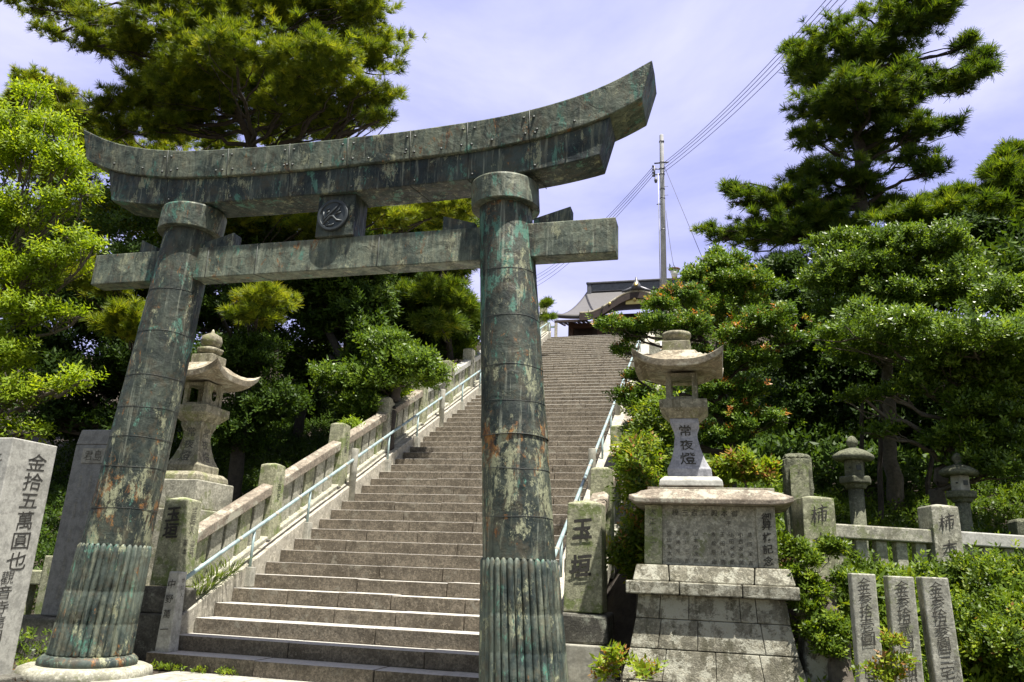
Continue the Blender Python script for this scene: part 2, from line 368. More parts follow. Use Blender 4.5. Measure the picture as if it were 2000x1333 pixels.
def terrain():
    xs = np.unique(np.concatenate([np.linspace(-160, -14, 20), np.linspace(-14, 14, 141), np.linspace(14, 160, 20)]))
    ys = np.unique(np.concatenate([np.linspace(-60, 6, 12), np.linspace(6, 34, 141), np.linspace(34, 400, 24)]))
    Xg, Yg = np.meshgrid(xs, ys); Zg = hgt(Xg, Yg)
    v = np.stack([Xg.ravel(), Yg.ravel(), Zg.ravel()], 1); nx = len(xs)
    f = [(j * nx + i, j * nx + i + 1, (j + 1) * nx + i + 1, (j + 1) * nx + i) for j in range(len(ys) - 1) for i in range(nx - 1)]
    mb = MB(); mb.v = v.tolist(); mb.f = f; mb.sm = [True] * len(f)
    o = part('ground', mb, SOIL); tag(o, 'dark soil of the hillside and forecourt beneath the steps and trees', 'ground', kind='structure')
terrain()
# forecourt paving slabs
mb = MB(); y = 5.0; rowi = 0
while y < 8.80:
    dy = random.uniform(.55, .8); x = -1.95 + (rowi % 2) * .35 - .3
    y1 = min(y + dy, 8.845)
    while x < 3.0:
        dx = random.uniform(.8, 1.3); x1 = min(x + dx, 3.1)
        if not (abs(x + x1) / 2 > 0 and False):
            mb.box(x + .010, x1 - .010, y + .010, y1 - .010, -.05, .012 + random.uniform(-.002, .003))
        x = x1
    y = y1; rowi += 1
o = part('pavement', mb, PAVE, bevel=.006); tag(o, 'pale granite paving slabs in front of the lowest step', 'pavement', kind='structure')

# ---------------------------------------------------------------- staircase
st = thing('stone_staircase', 'long steep flight of weathered granite steps climbing to the shrine', 'staircase', (0, YS + D_, 0))
for k in range(1, NST + 1):
    y0 = YS + k * D_; z1 = k * H_; mb = MB()
    xa = XL - (.05 if k > 2 else .12); xb = xr(y0)
    x = xa; first = True
    while x < xb - .01:
        x1 = x + random.uniform(.75, 1.9)
        if x1 > xb - .5: x1 = xb
        jy = random.uniform(-.010, .010); jz = random.uniform(-.009, .005)
        P = [(x + .005, y0 + jy, z1 - H_ - .004), (x1 - .005, y0 + jy, z1 - H_ - .004), (x1 - .003, y0 + D_ + .06, z1 - H_ - .004), (x + .003, y0 + D_ + .06, z1 - H_ - .004),
             (x + .005, y0 + jy + random.uniform(-.004, .004), z1 + jz), (x1 - .005, y0 + jy + random.uniform(-.004, .004), z1 + jz), (x1 - .003, y0 + D_ + .06, z1 + jz), (x + .003, y0 + D_ + .06, z1 + jz)]
        mb.hexa(P); x = x1
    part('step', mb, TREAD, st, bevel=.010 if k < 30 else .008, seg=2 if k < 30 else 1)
YTOP = YS + NST * D_
# sloping kerbs either side
def slope_bar(mb, x0, x1, ya, yb, dz0, dz1, wob=0):
    mb.hexa([(x0, ya, line(ya) + dz0), (x1, ya, line(ya) + dz0), (x1, yb, line(yb) + dz0), (x0, yb, line(yb) + dz0),
             (x0, ya, line(ya) + dz1), (x1, ya, line(ya) + dz1), (x1, yb, line(yb) + dz1), (x0, yb, line(yb) + dz1)])
mb = MB()
y = 9.35
while y < YTOP + .4:
    y1 = min(y + 1.9, YTOP + .4); slope_bar(mb, -2.52, -2.315, y + .004, y1 - .004, -.35, .17 + random.uniform(-.008, .008)); y = y1
part('kerb', mb, CONCL, st, bevel=.012)
mb = MB(); y = 9.35
while y < YTOP + .4:
    y1 = min(y + 1.9, YTOP + .4); a, b_ = xr(y) + .06, xr(y1) + .06
    mb.hexa([(a, y + .004, line(y) - .35), (2.66, y + .004, line(y) - .35), (2.66, y1 - .004, line(y1) - .35), (b_, y1 - .004, line(y1) - .35),
             (a, y + .004, line(y) + .16), (2.66, y + .004, line(y) + .16), (2.66, y1 - .004, line(y1) + .16), (b_, y1 - .004, line(y1) + .16)]); y = y1
part('kerb', mb, CONCL, st, bevel=.012)

# ---------------------------------------------------------------- torii gate
tg = thing('torii_gate', 'huge shrine gate of streaked green-black copper standing before the steps', 'torii gate', (0, YT, 0))
LEAN = .0788
def kb(x): return float(np.interp(abs(x), [0, 1, 2, 2.4, 2.9, 3.35, 3.7, 4.1], [5.985, 5.992, 6.03, 6.07, 6.155, 6.27, 6.44, 6.66]))
def kt(x): return float(np.interp(abs(x), [0, 1, 2, 2.4, 2.9, 3.35, 3.7, 4.1], [6.345, 6.355, 6.40, 6.445, 6.535, 6.665, 6.83, 7.06]))
def sb(x): return float(np.interp(abs(x), [0, 1, 2, 2.5, 3.0, 3.4, 3.8], [5.665, 5.668, 5.69, 5.72, 5.785, 5.87, 6.0]))
from_smooth = lambda f: (lambda x: sum(f(x + d) for d in (-.25, -.12, 0, .12, .25)) / 5)
kb, kt, sb = from_smooth(kb), from_smooth(kt), from_smooth(sb)
def beam(mb, n, xbot, xtop, fb, ft, yb, yt, ridge=0):
    def sec(t):
        xb_, xt_ = t * xbot, t * xtop
        P = [(xb_, YT - yb, fb(xb_)), (xb_, YT + yb, fb(xb_)), (xt_, YT + yt, ft(xt_))]
        if ridge: P.append((xt_, YT, ft(xt_) + ridge))
        P.append((xt_, YT - yt, ft(xt_)))
        return P
    mb.sweepx(np.linspace(-1, 1, n), sec)
mb = MB(); beam(mb, 61, 3.76, 3.885, kb, kt, .30, .335, .05)
kas = part('top_beam', mb, COP_A, tg, bevel=.012)
mb = MB(); beam(mb, 61, 3.275, 3.40, sb, lambda x: kb(x) + .004, .235, .255)
shi = part('lintel', mb, COP_B, tg, bevel=.012)
# overlapping sheet seams and rivets on the beams
def seam(parent, pts, r=.005, close=True):
    m = MB(); m.tube(pts, r, 5, close); return part('sheet_seam', m, SEAM, parent, fix=False)
def rivet(parent, x, y, z):
    m = MB(); m.lathe(x, 0, [(.018, 0), (.014, .008), (.0, .014)], 8); m.v = [(a, y - c, z + b) for a, b, c in m.v]
    part('rivet', m, SEAM, parent, fix=False)
for sx in (-2.42, -1.5, -.62, .18, 1.0, 1.72, 2.47):
    seam(kas, [(sx, YT + .30, kb(sx) - .002), (sx, YT - .302, kb(sx) - .001), (sx, YT - .337, kt(sx))], .0055)
    seam(shi, [(sx + .1, YT + .23, sb(sx) - .002), (sx, YT - .237, sb(sx) - .001), (sx, YT - .257, kb(sx))], .0055)
    for dz in (.08, .28):
        for dx in (-.06, .07): rivet(kas, sx + dx + random.uniform(-.02, .02), YT - .300 - .035 * (dz / .36), kb(sx) + dz)
    rivet(shi, sx + .06, YT - .240, sb(sx) + .06)
for sx in np.arange(-3.3, 3.5, .53):
    sx += random.uniform(-.1, .1); rivet(kas, sx, YT - .311, kb(sx) + random.uniform(.06, .12))
# tie beam
mb = MB(); mb.box(-3.445, 3.445, YT - .125, YT + .125, 4.70, 5.115)
nuk = part('tie_beam', mb, COP_A, tg, bevel=.01)
for sx in (-1.02, .62, -1.72): seam(nuk, [(sx + .12, YT + .125, 4.698), (sx, YT - .127, 4.698), (sx, YT - .127, 5.115)], .0055)
# wedges
for s_, xa, xb_ in ((-1, -2.55, -2.80), (-1, -1.87, -1.42), (1, 1.80, 1.40), (1, 2.50, 2.93)):
    mb = MB(); lo, hi = .07, .19
    P0 = [(xa, YT - .09, 5.117), (xb_, YT - .09, 5.117), (xb_, YT + .09, 5.117), (xa, YT + .09, 5.117),
          (xa, YT - .09, 5.117 + lo), (xb_, YT - .09, 5.117 + hi), (xb_, YT + .09, 5.117 + hi), (xa, YT + .09, 5.117 + lo)]
    mb.hexa(P0); part('wedge', mb, COP_B, tg, bevel=.006)
# pillars
def pillar(s):
    bx = s * 2.562; ln = (-s * LEAN, 0); n = 64
    segs = [(1.42, 1.83), (1.83, 2.31), (2.31, 2.66), (2.66, 3.02), (3.02, 3.41), (3.41, 3.97), (3.97, 4.52), (4.52, 5.48)]
    mb = MB(); rad = lambda z: .372 - (z - 1.4) * .0165
    for i, (a, b) in enumerate(segs):
        big = .014 if i == 3 and s > 0 else .003
        mb.lathe(bx, YT, [(rad(a) + big, a + .001), (rad(b) + .001, b + .0005)], n, ln, cap=False)
    p = part('pillar', mb, COP_P, tg)
    c = MB(); [c.lathe(bx, YT, q_, n, ln, cap=False) for q_ in ([(.25, 5.348), (.392, 5.35)], [(.392, 5.35), (.400, 5.358)], [(.400, 5.358), (.403, 5.64)], [(.403, 5.64), (.392, 5.662)], [(.392, 5.662), (.1, 5.664)])]
    part('pillar_cap', c, COP_A, p)
    # fluted sleeve: rows of half round ribs
    NR = 34; f = MB()
    core = MB(); core.lathe(bx, YT, [(.41, .20), (.385, .8), (.365, 1.42), (.33, 1.44)], n, ln)
    part('sleeve_core', core, COP_R, p)
    for i in range(NR):
        a = 2 * math.pi * (i + .5) / NR; pts = []; rr = []
        zz = [.215, .24, .55, .56, .57, .90, .91, .92, 1.10, 1.30, 1.395, 1.42, 1.432]
        for z in zz:
            r = .408 - (z - .2) * .034
            pts.append((bx + ln[0] * z + r * math.cos(a), YT + r * math.sin(a), z))
            w = .0385 - (z - .2) * .0045
            if z in (.56, .91): w *= .93
            if z > 1.41: w *= .62 if z < 1.43 else .15
            rr.append(w)
        f.tube(pts, rr, 10)
    part('fluted_sleeve', f, COP_R, p)
    g = MB(); prof = [(.40, .10), (.505, .105), (.52, .13), (.515, .175), (.47, .215), (.40, .222)]
    g.lathe(bx, YT, prof, n, ln); part('base_ring', g, COP_R, p)
    h = MB(); h.lathe(bx, YT, [(.70, -.1), (.705, .04), (.69, .085), (.62, .112), (.45, .116)], n)
    part('plinth', h, GRAN, p)
    for (a, b) in segs[1:]:
        r = rad(a) + (.0135 if a == 2.66 and s > 0 else .0015)
        seam(p, [(bx + ln[0] * a + r * math.cos(t), YT + r * math.sin(t), a + .006 * math.sin(3 * t + a * 9)) for t in np.linspace(0, 2 * math.pi, 49)], .0035, False)
pillar(-1); pillar(1)
# centre strut with round emblem
mb = MB(); mb.frust(.03, YT, 5.116, 5.668, .50, .34, .50, .34)
g = part('centre_strut', mb, COP_P, tg, bevel=.01)
e = MB(); cx, cz, yf = .005, 5.385, YT - .172
ring = lambda r, y: [(cx + r * math.cos(a), y, cz + r * math.sin(a)) for a in np.linspace(0, 2 * math.pi, 48, endpoint=False)]
prof = [(.205, 0), (.205, -.03), (.195, -.036), (.17, -.036), (.163, -.022), (.02, -.020)]
vs = []; fs = []
for r, dy in prof: vs += ring(r, yf + dy)
for k in range(len(prof) - 1):
    for i in range(48): fs.append((k * 48 + i, k * 48 + (i + 1) % 48, (k + 1) * 48 + (i + 1) % 48, (k + 1) * 48 + i))
fs.append(tuple((len(prof) - 1) * 48 + i for i in range(48))); e.add(vs, fs, False)
eb = part('emblem', e, EMB, g)
e = MB()
def stroke(pts, w): 
    P = [(cx + a * .165, yf - .024, cz + b * .165) for a, b in pts]
    e.tube(P, [w * .5] + [w] * (len(P) - 2) + [w * .45] if len(P) > 2 else [w, w * .5], 6)
stroke([(.45, .85), (.05, .38), (-.35, -.05), (-.72, -.42)], .016)
stroke([(-.8, -.82), (-.45, -.42), (-.2, -.12), (.02, -.1), (.35, -.45), (.85, -.52)], .017)
stroke([(-.55, .42), (-.28, .58)], .013); stroke([(-.5, .12), (-.3, .36)], .013)
stroke([(.2, .12), (.45, .35), (.6, .65)], .013); stroke([(.22, .02), (.65, .22)], .015)
stroke([(-.25, -.55), (-.45, -.85), (.0, -.82), (.2, -.68)], .014); stroke([(-.75, .3), (-.75, -.25)], .01)
part('emblem_character', e, EMB, eb)

# ---------------------------------------------------------------- fences beside the stair
def fence_stair(side, label):
    s = side; xi = 2.50 if s < 0 else 2.65; xo = xi + .31
    T = thing('stone_fence', label, 'fence', (s * (xi + .15), 9.6, 0))
    ys = [9.33, 11.5, 13.72, 15.75, 17.75, 19.6, 21.4, 23.4, 25.4, 27.4, 29.4, 31.2] if s < 0 else [9.0, 11.35, 13.45, 15.6, 17.75, 19.6, 21.4, 23.4, 25.4, 27.4, 29.4, 31.2]
    for i, y in enumerate(ys[1:], 1):
        zb = line(y) + .12; zt = line(y + .15) + 1.31 + random.uniform(-.02, .03); mb = MB()
        cx = s * (xi + .155); mb.frust(cx, y + .155, zb, zt, .33, .33, .29, .29)
        mb.frust(cx, y + .155, zt, zt + .03, .29, .29, .16, .16)
        p = part('post', mb, MOSSY if i % 3 else GRAN, T, bevel=.012)
        txt = ['松山屋吉兵衛', '小西佐太郎', '大谷屋新助', '山田藤吉郎', '今治又兵衛'][i % 5]
        xx = s * (xi + .155) - s * .156
        if i < 8: write(txt, (xx, y + .155, zt - .22), .135, (0, -s * 1., 0) if s > 0 else (0, 1, 0), (-s * -.02, 0, -1), (-s, 0, 0), INK, p, 1.02, wide=.8, eps=.006)
        b = MB(); b.box(s * (xi - .05), s * (xi + .36), y - .06, y + .38, line(y) - .12, line(y) + .20, .01); part('foot_stone', b, DARKST if s < 0 and i < 5 else GRAN, T, bevel=.02)
    for i in range(len(ys) - 1):
        ya, yb = ys[i] + (.31 if i else .38), ys[i + 1]; mb = MB()
        for (u0, u1) in ((s * (xi + .03), s * (xi + .28)),):
            a0, a1 = ya - .02, yb + .03
            zz = lambda y: line(y)
            P = []
            for yy in (a0, a1):
                z = zz(yy); P.append([(u0, yy, z + .88), (u1, yy, z + .88), (u1, yy, z + 1.03), ((u0 + u1) / 2 + .05 * s, yy, z + 1.07), (u0, yy, z + 1.035)])
            n = 5; vs = P[0] + P[1]; fs = [(k, (k + 1) % n, n + (k + 1) % n, n + k) for k in range(n)] + [tuple(range(n))[::-1], tuple(range(n, 2 * n))]
            mb.add(vs, fs)
        part('rail', mb, RAILS if (s < 0 and i < 4) or (s > 0 and i < 3) else GRANL, T, bevel=.014)
        k = 5; w = (yb - ya) / (k + .35)
        for j in range(k):
            y0 = ya + .12 + j * w; y1 = y0 + w * .80; x0, x1 = s * (xi + .09), s * (xi + .24); b = MB(); tk = .015
            b.hexa([(x0, y0 - tk, line(y0) + .24), (x1, y0 - tk, line(y0) + .24), (x1, y1 - tk, line(y1) + .24), (x0, y1 - tk, line(y1) + .24),
                    (x0, y0, line(y0) + .885), (x1, y0, line(y0) + .885), (x1, y1, line(y1) + .885), (x0, y1, line(y1) + .885)])
            part('baluster', b, GRAN if (i + j) % 3 else MOSSY, T, bevel=.008)
            
        b = MB(); slope_bar(b, s * (xi - .005), s * (xi + .33), ya - .02 if i else ya, yb, .02, .245); part('sill', b, GRAN, T, bevel=.015)
    y = ys[0]
    return T
FL = fence_stair(-1, 'mossy stone fence climbing on the left of the steps behind the blue handrail')
FR = fence_stair(1, 'stone fence on the right of the steps, half hidden by leaves')
write('大阪', (-2.587, 12.52, 2.58), .12, (0, 1, 0), (0, 0, -1), (1, 0, 0), INK, FL, wide=.8)
write('保田', (-2.587, 12.88, 2.75), .12, (0, 1, 0), (0, 0, -1), (1, 0, 0), INK2, FL, wide=.8)

# the two gate posts reading the fence's name
def gatepost(cx, cy, w0, w1, d0, d1, z0, z1, label, mat, lean=0):
    T = thing('inscribed_stone_post', label, 'stone post', (cx, cy, 0), 'inscribed posts at the foot of the steps')
    mb = MB(); mb.frust(cx, cy, z0, z1, w0, d0, w1, d1, ox=lean); mb.frust(cx + lean, cy, z1, z1 + .045, w1, d1, .05, .05)
    return T, part('shaft', mb, mat, T, bevel=.014, label=None)
T, p = gatepost(-2.575, 9.41, .385, .335, .37, .33, .95, 2.055, 'mossy square post on the left with two large dark characters, beside the small handrail post', MOSSY)
write('玉垣', (-2.565, 9.232, 1.86), .22, (1, 0, 0), (0, 0, -1), (0, -1, 0), INK, p, .95, off=.03, eps=.014)
write('世話人', (-2.400, 9.41, 1.93), .12, (0, 1, 0), (0, 0, -1), (1, 0, 0), INK, p, 1.1, eps=.016)
write('藤本', (-2.400, 9.33, 1.50), .10, (0, 1, 0), (0, 0, -1), (1, 0, 0), INKM, p, 1.1, eps=.014)
write('吉兵', (-2.396, 9.47, 1.50), .10, (0, 1, 0), (0, 0, -1), (1, 0, 0), INKM, p, 1.1, eps=.014)
mb = MB(); mb.box(-2.88, -2.36, 9.17, 9.70, .62, .945, .015); part('foot_stone', mb, DARKST, T, bevel=.03, label='dark lichen-spotted block under the post')
mb = MB(); mb.box(-2.93, -2.40, 9.12, 9.76, -.05, .615, .01); part('foot_stone', mb, DARKST, T, bevel=.02)
T, p = gatepost(2.965, 9.20, .435, .385, .40, .36, .90, 2.08, 'green-stained square post on the right with two large dark characters spaced apart', MOSSY)
write('玉', (2.95, 9.012, 1.79), .245, (1, 0, 0), (0, 0, -1), (0, -1, 0), INK, p, off=.035, eps=.012)
write('垣', (2.94, 9.0, 1.40), .245, (1, 0, 0), (0, 0, -1), (0, -1, 0), INK, p, off=.035, eps=.012)
mb = MB(); mb.box(2.70, 3.24, 8.93, 9.5, .58, .895, .015); part('foot_stone', mb, DARKST, T, bevel=.03)
mb = MB(); mb.box(2.66, 3.34, 8.86, 9.6, .03, .575, .012); part('foot_stone', mb, CONC, T, bevel=.015)
mb = MB(); mb.box(-3.45, -2.75, 8.72, 9.1, -.05, .19, .02); o = part('kerb_stone', mb, DARKST, bevel=.03, org=(-3.1, 8.9, 0)); tag(o, 'low dark stone lying by the left pillar at the end of the lowest step', 'stone block')

# ---------------------------------------------------------------- handrails
def handrail(s, label):
    X = (lambda y: -2.30) if s < 0 else (lambda y: 2.36 - .028 * (y - 11))
    T = thing('handrail', label, 'handrail', (X(9.2), 9.2, 0))
    ys = [9.22 + 1.553 * i for i in range(15)]
    if s < 0: ys[0] = 9.06
    for i, y in enumerate(ys):
        x = X(y) + (.085 if s < 0 and i == 0 else 0)
        if i % 3 == 0:
            mb = MB(); r = .066
            z0 = line(y) - .55 if i == 0 else line(y) - .2; z1 = line(y) + .86
            if i == 0:
                mb.frust(x - .02, y, .18, z1, .20, .19, .155, .15); p = part('concrete_post', mb, GRANL, T, bevel=.012, label='short grey end post with a name cut in its face')
                if s < 0:
                    write('中野萬一', (x - .02, y - .079, z1 - .15), .115, (1, 0, 0), (0, -.022, -1), (0, -1, 0), INK, p, 1.55, eps=.016)
                    write('世話人', (x + .058, y, z1 - .10), .06, (0, 1, 0), (.022, 0, -1), (1, 0, 0), INK, p, 1.5, eps=.014)
            else:
                mb.lathe(x, y, [(r * 1.05, z0), (r, z1 - .01), (r * .92, z1)], 20, sq=lambda a: 1); part('concrete_post', mb, CONC, T, bevel=0)
        else:
            mb = MB(); mb.tube([(x, y, line(y) + .05), (x, y, line(y) + .66)], .021, 10); part('steel_post', mb, PIPE, T)
            mb = MB(); mb.frust(x, y, line(y) - .16, line(y) + .12, .155, .155, .135, .135); part('footing', mb, CONC, T, bevel=.01)
    mb = MB(); pts = [(X(y), y, line(y) + .665) for y in np.arange(9.22, 9.22 + 1.553 * 14 + .1, .7765)]
    if s < 0: pts[0] = (-2.235, 9.12, line(9.12) + .70)
    mb.tube(pts, .028, 12); part('rail_pipe', mb, PIPE, T)
    for y in ys:
        for d in (-.35, .55):
            if ys[0] < y + d < ys[-1]:
                mb = MB(); mb.tube([(X(y + d), y + d - .03, line(y + d - .03) + .665), (X(y + d), y + d + .03, line(y + d + .03) + .665)], .032, 12); part('coupling', mb, CONCL, T)
handrail(-1, 'pale blue-grey pipe handrail along the left side of the steps')
handrail(1, 'pale blue-grey pipe handrail running up the right side of the steps')

# ---------------------------------------------------------------- stone lanterns
def roof_mesh(mb, cx, cy, z0, half, rise, lift, th, n=16, k=0.32, ov=0):
    """square hipped lantern roof, concave, with up-turned corners"""
    g = np.linspace(-1, 1, n + 1); vt = []; vb = []
    for v in g:
        for u in g:
            m = max(abs(u), abs(v)); c = min(abs(u), abs(v)) / max(m, 1e-6)
            if m < k: z = rise
            else:
                t = (m - k) / (1 - k); z = rise * (1 - t) ** 1.7
                z += lift * (c ** 3) * t ** 2.2
            e = 1 + .03 * (c ** 3) * m
            vt.append((cx + u * half * e, cy + v * half * e, z0 + th + z))
            z2 = lift * (c ** 3) * (max(0, (m - .25) / .75)) ** 2.2
            vb.append((cx + u * half * (.985 + 0 * c), cy + v * half * .985, z0 + z2 + (.03 if m < .8 else 0)))
    N_ = n + 1; f = []
    for j in range(n):
        for i in range(n):
            a = j * N_ + i; f.append((a, a + 1, a + 1 + N_, a + N_))
            b = a + N_ * N_; f.append((b, b + N_, b + 1 + N_, b + 1))
    idx = [i for i in range(n)] + [n + j * N_ for j in range(n)] + [n * N_ + n - i for i in range(n)] + [(n - j) * N_ for j in range(n)]
    for q in range(len(idx)):
        a, b = idx[q], idx[(q + 1) % len(idx)]; f.append((a, a + N_ * N_, b + N_ * N_, b))
    mb.add(vt + vb, f)
def flared(mb, cx, cy, prof, lean=(0, 0)):
    n = len(prof); vs = []
    for w, z in prof:
        for a, b in ((-1, -1), (1, -1), (1, 1), (-1, 1)): vs.append((cx + lean[0] * (z - prof[0][1]) + a * w / 2, cy + lean[1] * (z - prof[0][1]) + b * w / 2, z))
    fs = [(3, 2, 1, 0), tuple(4 * (n - 1) + i for i in range(4))]
    for k in range(n - 1):
        for i in range(4): fs.append((4 * k + i, 4 * k + (i + 1) % 4, 4 * k + 4 + (i + 1) % 4, 4 * k + 4 + i))
    mb.add(vs, fs)
def lantern(cx, cy, z0, s, label, jewel, lean, group, blocks=()):
    T = thing('stone_lantern', label, 'stone lantern', (cx, cy, z0 if not blocks else blocks[0][2]), group)
    lx = lambda z: cx + lean * (z - z0)
    for (w, zt, zb) in blocks:
        mb = MB(); mb.frust(cx, cy, zb, zt, w, w, w * .985, w * .985); part('pedestal_block', mb, GRAN, T, bevel=.02)
    z = z0
    mb = MB(); flared(mb, lx(z), cy, [(.72 * s, z), (.70 * s, z + .07 * s), (.60 * s, z + .115 * s), (.54 * s, z + .12 * s)]); part('base_slab', mb, GRANL if lean else LANT, T, bevel=.012)
    z += .12 * s
    prof = [(.50, 0), (.50, .09), (.47, .11), (.39, .20), (.31, .34), (.26, .48), (.265, .55), (.33, .64), (.335, .70)]
    mb = MB(); flared(mb, lx(z), cy, [(w * s, z + h * s) for w, h in prof], (lean, 0)); stem = part('stem', mb, LANT if not lean else SLATEL, T, bevel=.008)
    hp = [h for w, h in prof]; wp = [w for w, h in prof]; half = lambda zz: s * float(np.interp((zz - z) / s, hp, wp)) / 2
    for ch, hh in (('常', .555), ('夜', .385), ('燈', .215)):
        zz = z + hh * s; k = .105 if hh > .3 else .125
        v, f = glyph(ch, .012); V = []; U = []
        for a_, b_ in zip(v[:, 0], v[:, 1]):
            q = zz + b_ * k * 1.25 * s; V.append((lx(q) + a_ * k * 1.5 * s, cy - half(q) - .004, q)); U.append((lx(q) + half(q) + .004, cy + a_ * k * 1.4 * s, q))
        mb = MB(); mb.add(V, f); part('inscription', mb, INKM if lean else INK2, stem, fix=False)
        if not lean: mb = MB(); mb.add(U, f); part('inscription', mb, INK2, stem, fix=False)
    z += .70 * s
    mb = MB(); flared(mb, lx(z), cy, [(.36 * s, z), (.54 * s, z + .10 * s), (.555 * s, z + .11 * s), (.555 * s, z + .215 * s)]); part('shelf', mb, LANT, T, bevel=.008)
    z += .215 * s
    mb = MB(); a = .185 * s; p_ = .062 * s; c = lx(z)
    for sx in (-1, 1):
        for sy in (-1, 1):
            mb = MB(); mb.box(c + sx * (a - p_) if sx > 0 else c - a, c + a if sx > 0 else c - a + p_, cy + (a - p_) if sy > 0 else cy - a, cy + a if sy > 0 else cy - a + p_, z, z + .34 * s)
            part('firebox_post', mb, LANT, T, bevel=.005)
    mb = MB()
    q = a - .006
    mb = MB(); mb.box(c - q, c + q, cy - q, cy + q, z + .001, z + .05 * s); fb = part('firebox_sill', mb, LANT, T, bevel=.004)
    mb = MB(); mb.box(c - q, c + q, cy - q, cy + q, z + .295 * s, z + .34 * s); part('firebox_lintel', mb, LANT, T, bevel=.004)
    if jewel:
        mb = MB(); xx = c + a - .012
        ang = np.linspace(0, 2 * math.pi, 24, endpoint=False); oy, oz = .055 * s, .085 * s; zc = z + .175 * s
        inner = [(xx, cy + oy * math.cos(t), zc + oz * math.sin(t)) for t in ang]
        outer = []
        for t in ang:
            k = 1 / max(abs(math.cos(t)), abs(math.sin(t))); outer.append((xx, cy + (a - p_) * math.cos(t) * k, zc + .125 * s * math.sin(t) * k))
        mb.add(inner + outer, [(i, (i + 1) % 24, 24 + (i + 1) % 24, 24 + i) for i in range(24)])
        part('round_window_panel', mb, LANT, fb)
    z += .34 * s
    mb = MB(); roof_mesh(mb, lx(z), cy, z, .52 * s, .225 * s, .155 * s, .085 * s)
    part('roof', mb, LROOF, T, bevel=.006)
    z += .30 * s; c = lx(z)
    mb = MB(); mb.box(c - .17 * s, c + .17 * s, cy - .17 * s, cy + .17 * s, z - .02, z + .115 * s); part('neck_block', mb, LANT, T, bevel=.01)
    z += .115 * s
    mb = MB()
    if jewel:
        sc = lambda n, d: (lambda a_: 1 + d * abs(math.sin(n * a_ / 2)))
        mb.lathe(c, cy, [(.10 * s, z), (.10 * s, z + .02 * s), (.16 * s, z + .05 * s), (.175 * s, z + .10 * s), (.12 * s, z + .12 * s)], 32, sq=sc(8, .06))
        part('lotus_collar', mb, LANT, T)
        mb = MB(); z += .115 * s
        mb.lathe(c, cy, [(.08 * s, z - .01), (.09 * s, z + .015 * s), (.135 * s, z + .05 * s), (.152 * s, z + .11 * s), (.135 * s, z + .175 * s), (.07 * s, z + .215 * s), (.03 * s, z + .235 * s), (.008 * s, z + .29 * s)], 28)
        part('jewel', mb, LANT, T)
    else:
        mb.lathe(c, cy, [(.10 * s, z - .01), (.105 * s, z + .03 * s), (.16 * s, z + .065 * s), (.176 * s, z + .10 * s), (.168 * s, z + .13 * s), (.14 * s, z + .135 * s), (.06 * s, z + .11 * s)], 36, sq=lambda a_: 1 + .05 * abs(math.sin(4 * a_)))
        part('lotus_collar', mb, LANT, T, label='broken lotus bowl without its jewel')
    return T
SLATEL = stone('lantern_stem_grey', (.34, .34, .36), (.20, .20, .20), None, .6, .3, .2, .003)
lantern(4.165, 8.92, 2.235, .925, 'stone lantern topped by a chipped bowl, standing on the inscribed monument', False, -.085, 'tall stone lanterns by the gate')
lantern(-3.37, 10.55, 2.43, 1.11, 'stone lantern with a jewel top, rising behind the left pillar of the gate', True, 0, 'tall stone lanterns by the gate', blocks=((.94, 2.425, 2.0), (1.15, 1.995, .9), (1.5, .895, -.05)))

# ---------------------------------------------------------------- the inscribed monument
mx0, mx1, my = 3.665, 5.03, 8.34; mc = (mx0 + mx1) / 2 - .01
T = thing('stone_monument', 'broad weathered stone monument with a panel of carved names, carrying the right-hand lantern', 'monument', (mc, 8.9, 0))
# flaring base of coursed blocks
mb = MB(); zc = [0, .34, .63, .91, 1.14]; hw = [.99, .87, .79, .735, .71]
prng = random.Random(3)
def hwz(z): return float(np.interp(z, zc, hw))
for i in range(4):
    za, zb = zc[i], zc[i + 1]; n = [3, 4, 4, 5][i]; cuts = [-1] + sorted(prng.uniform(-.9, .9) * .2 + (-1 + 2 * (j + 1) / n) for j in range(n - 1)) + [1]
    for j in range(n):
        a, b_ = cuts[j], cuts[j + 1]; g_ = .0025
        w0, w1 = hwz(za), hwz(zb); f0 = 8.42 - (w0 - .71) * .9; f1 = 8.42 - (w1 - .71) * .9
        mb.hexa([(mc + a * w0 + g_, f0, za + .002), (mc + b_ * w0 - g_, f0, za + .002), (mc + b_ * w0 - g_, 9.6, za + .002), (mc + a * w0 + g_, 9.6, za + .002),
                 (mc + a * w1 + g_, f1, zb - .003), (mc + b_ * w1 - g_, f1, zb - .003), (mc + b_ * w1 - g_, 9.6, zb - .003), (mc + a * w1 + g_, 9.6, zb - .003)])
part('base_course', mb, MONU, T, bevel=.008)
mb = MB()
for a, b_ in ((-.825, -.30), (-.295, .30), (.305, .83)): mb.box(mc + a, mc + b_ - .004, 8.30, 9.55, 1.14, 1.262, .003)
part('slab', mb, MONU, T, bevel=.012)
mb = MB()
for a, b_, c0, c1 in ((-.76, -.40, -.73, -.415), (-.39, .41, -.405, .425), (.42, .80, .435, .765)):
    mb.hexa([(mc + a, 8.36, 1.265), (mc + b_, 8.36, 1.265), (mc + b_, 9.5, 1.265), (mc + a, 9.5, 1.265), (mc + c0, 8.43, 1.425), (mc + c1, 8.43, 1.425), (mc + c1, 9.45, 1.425), (mc + c0, 9.45, 1.425)])
part('plinth_course', mb, MONU, T, bevel=.015)
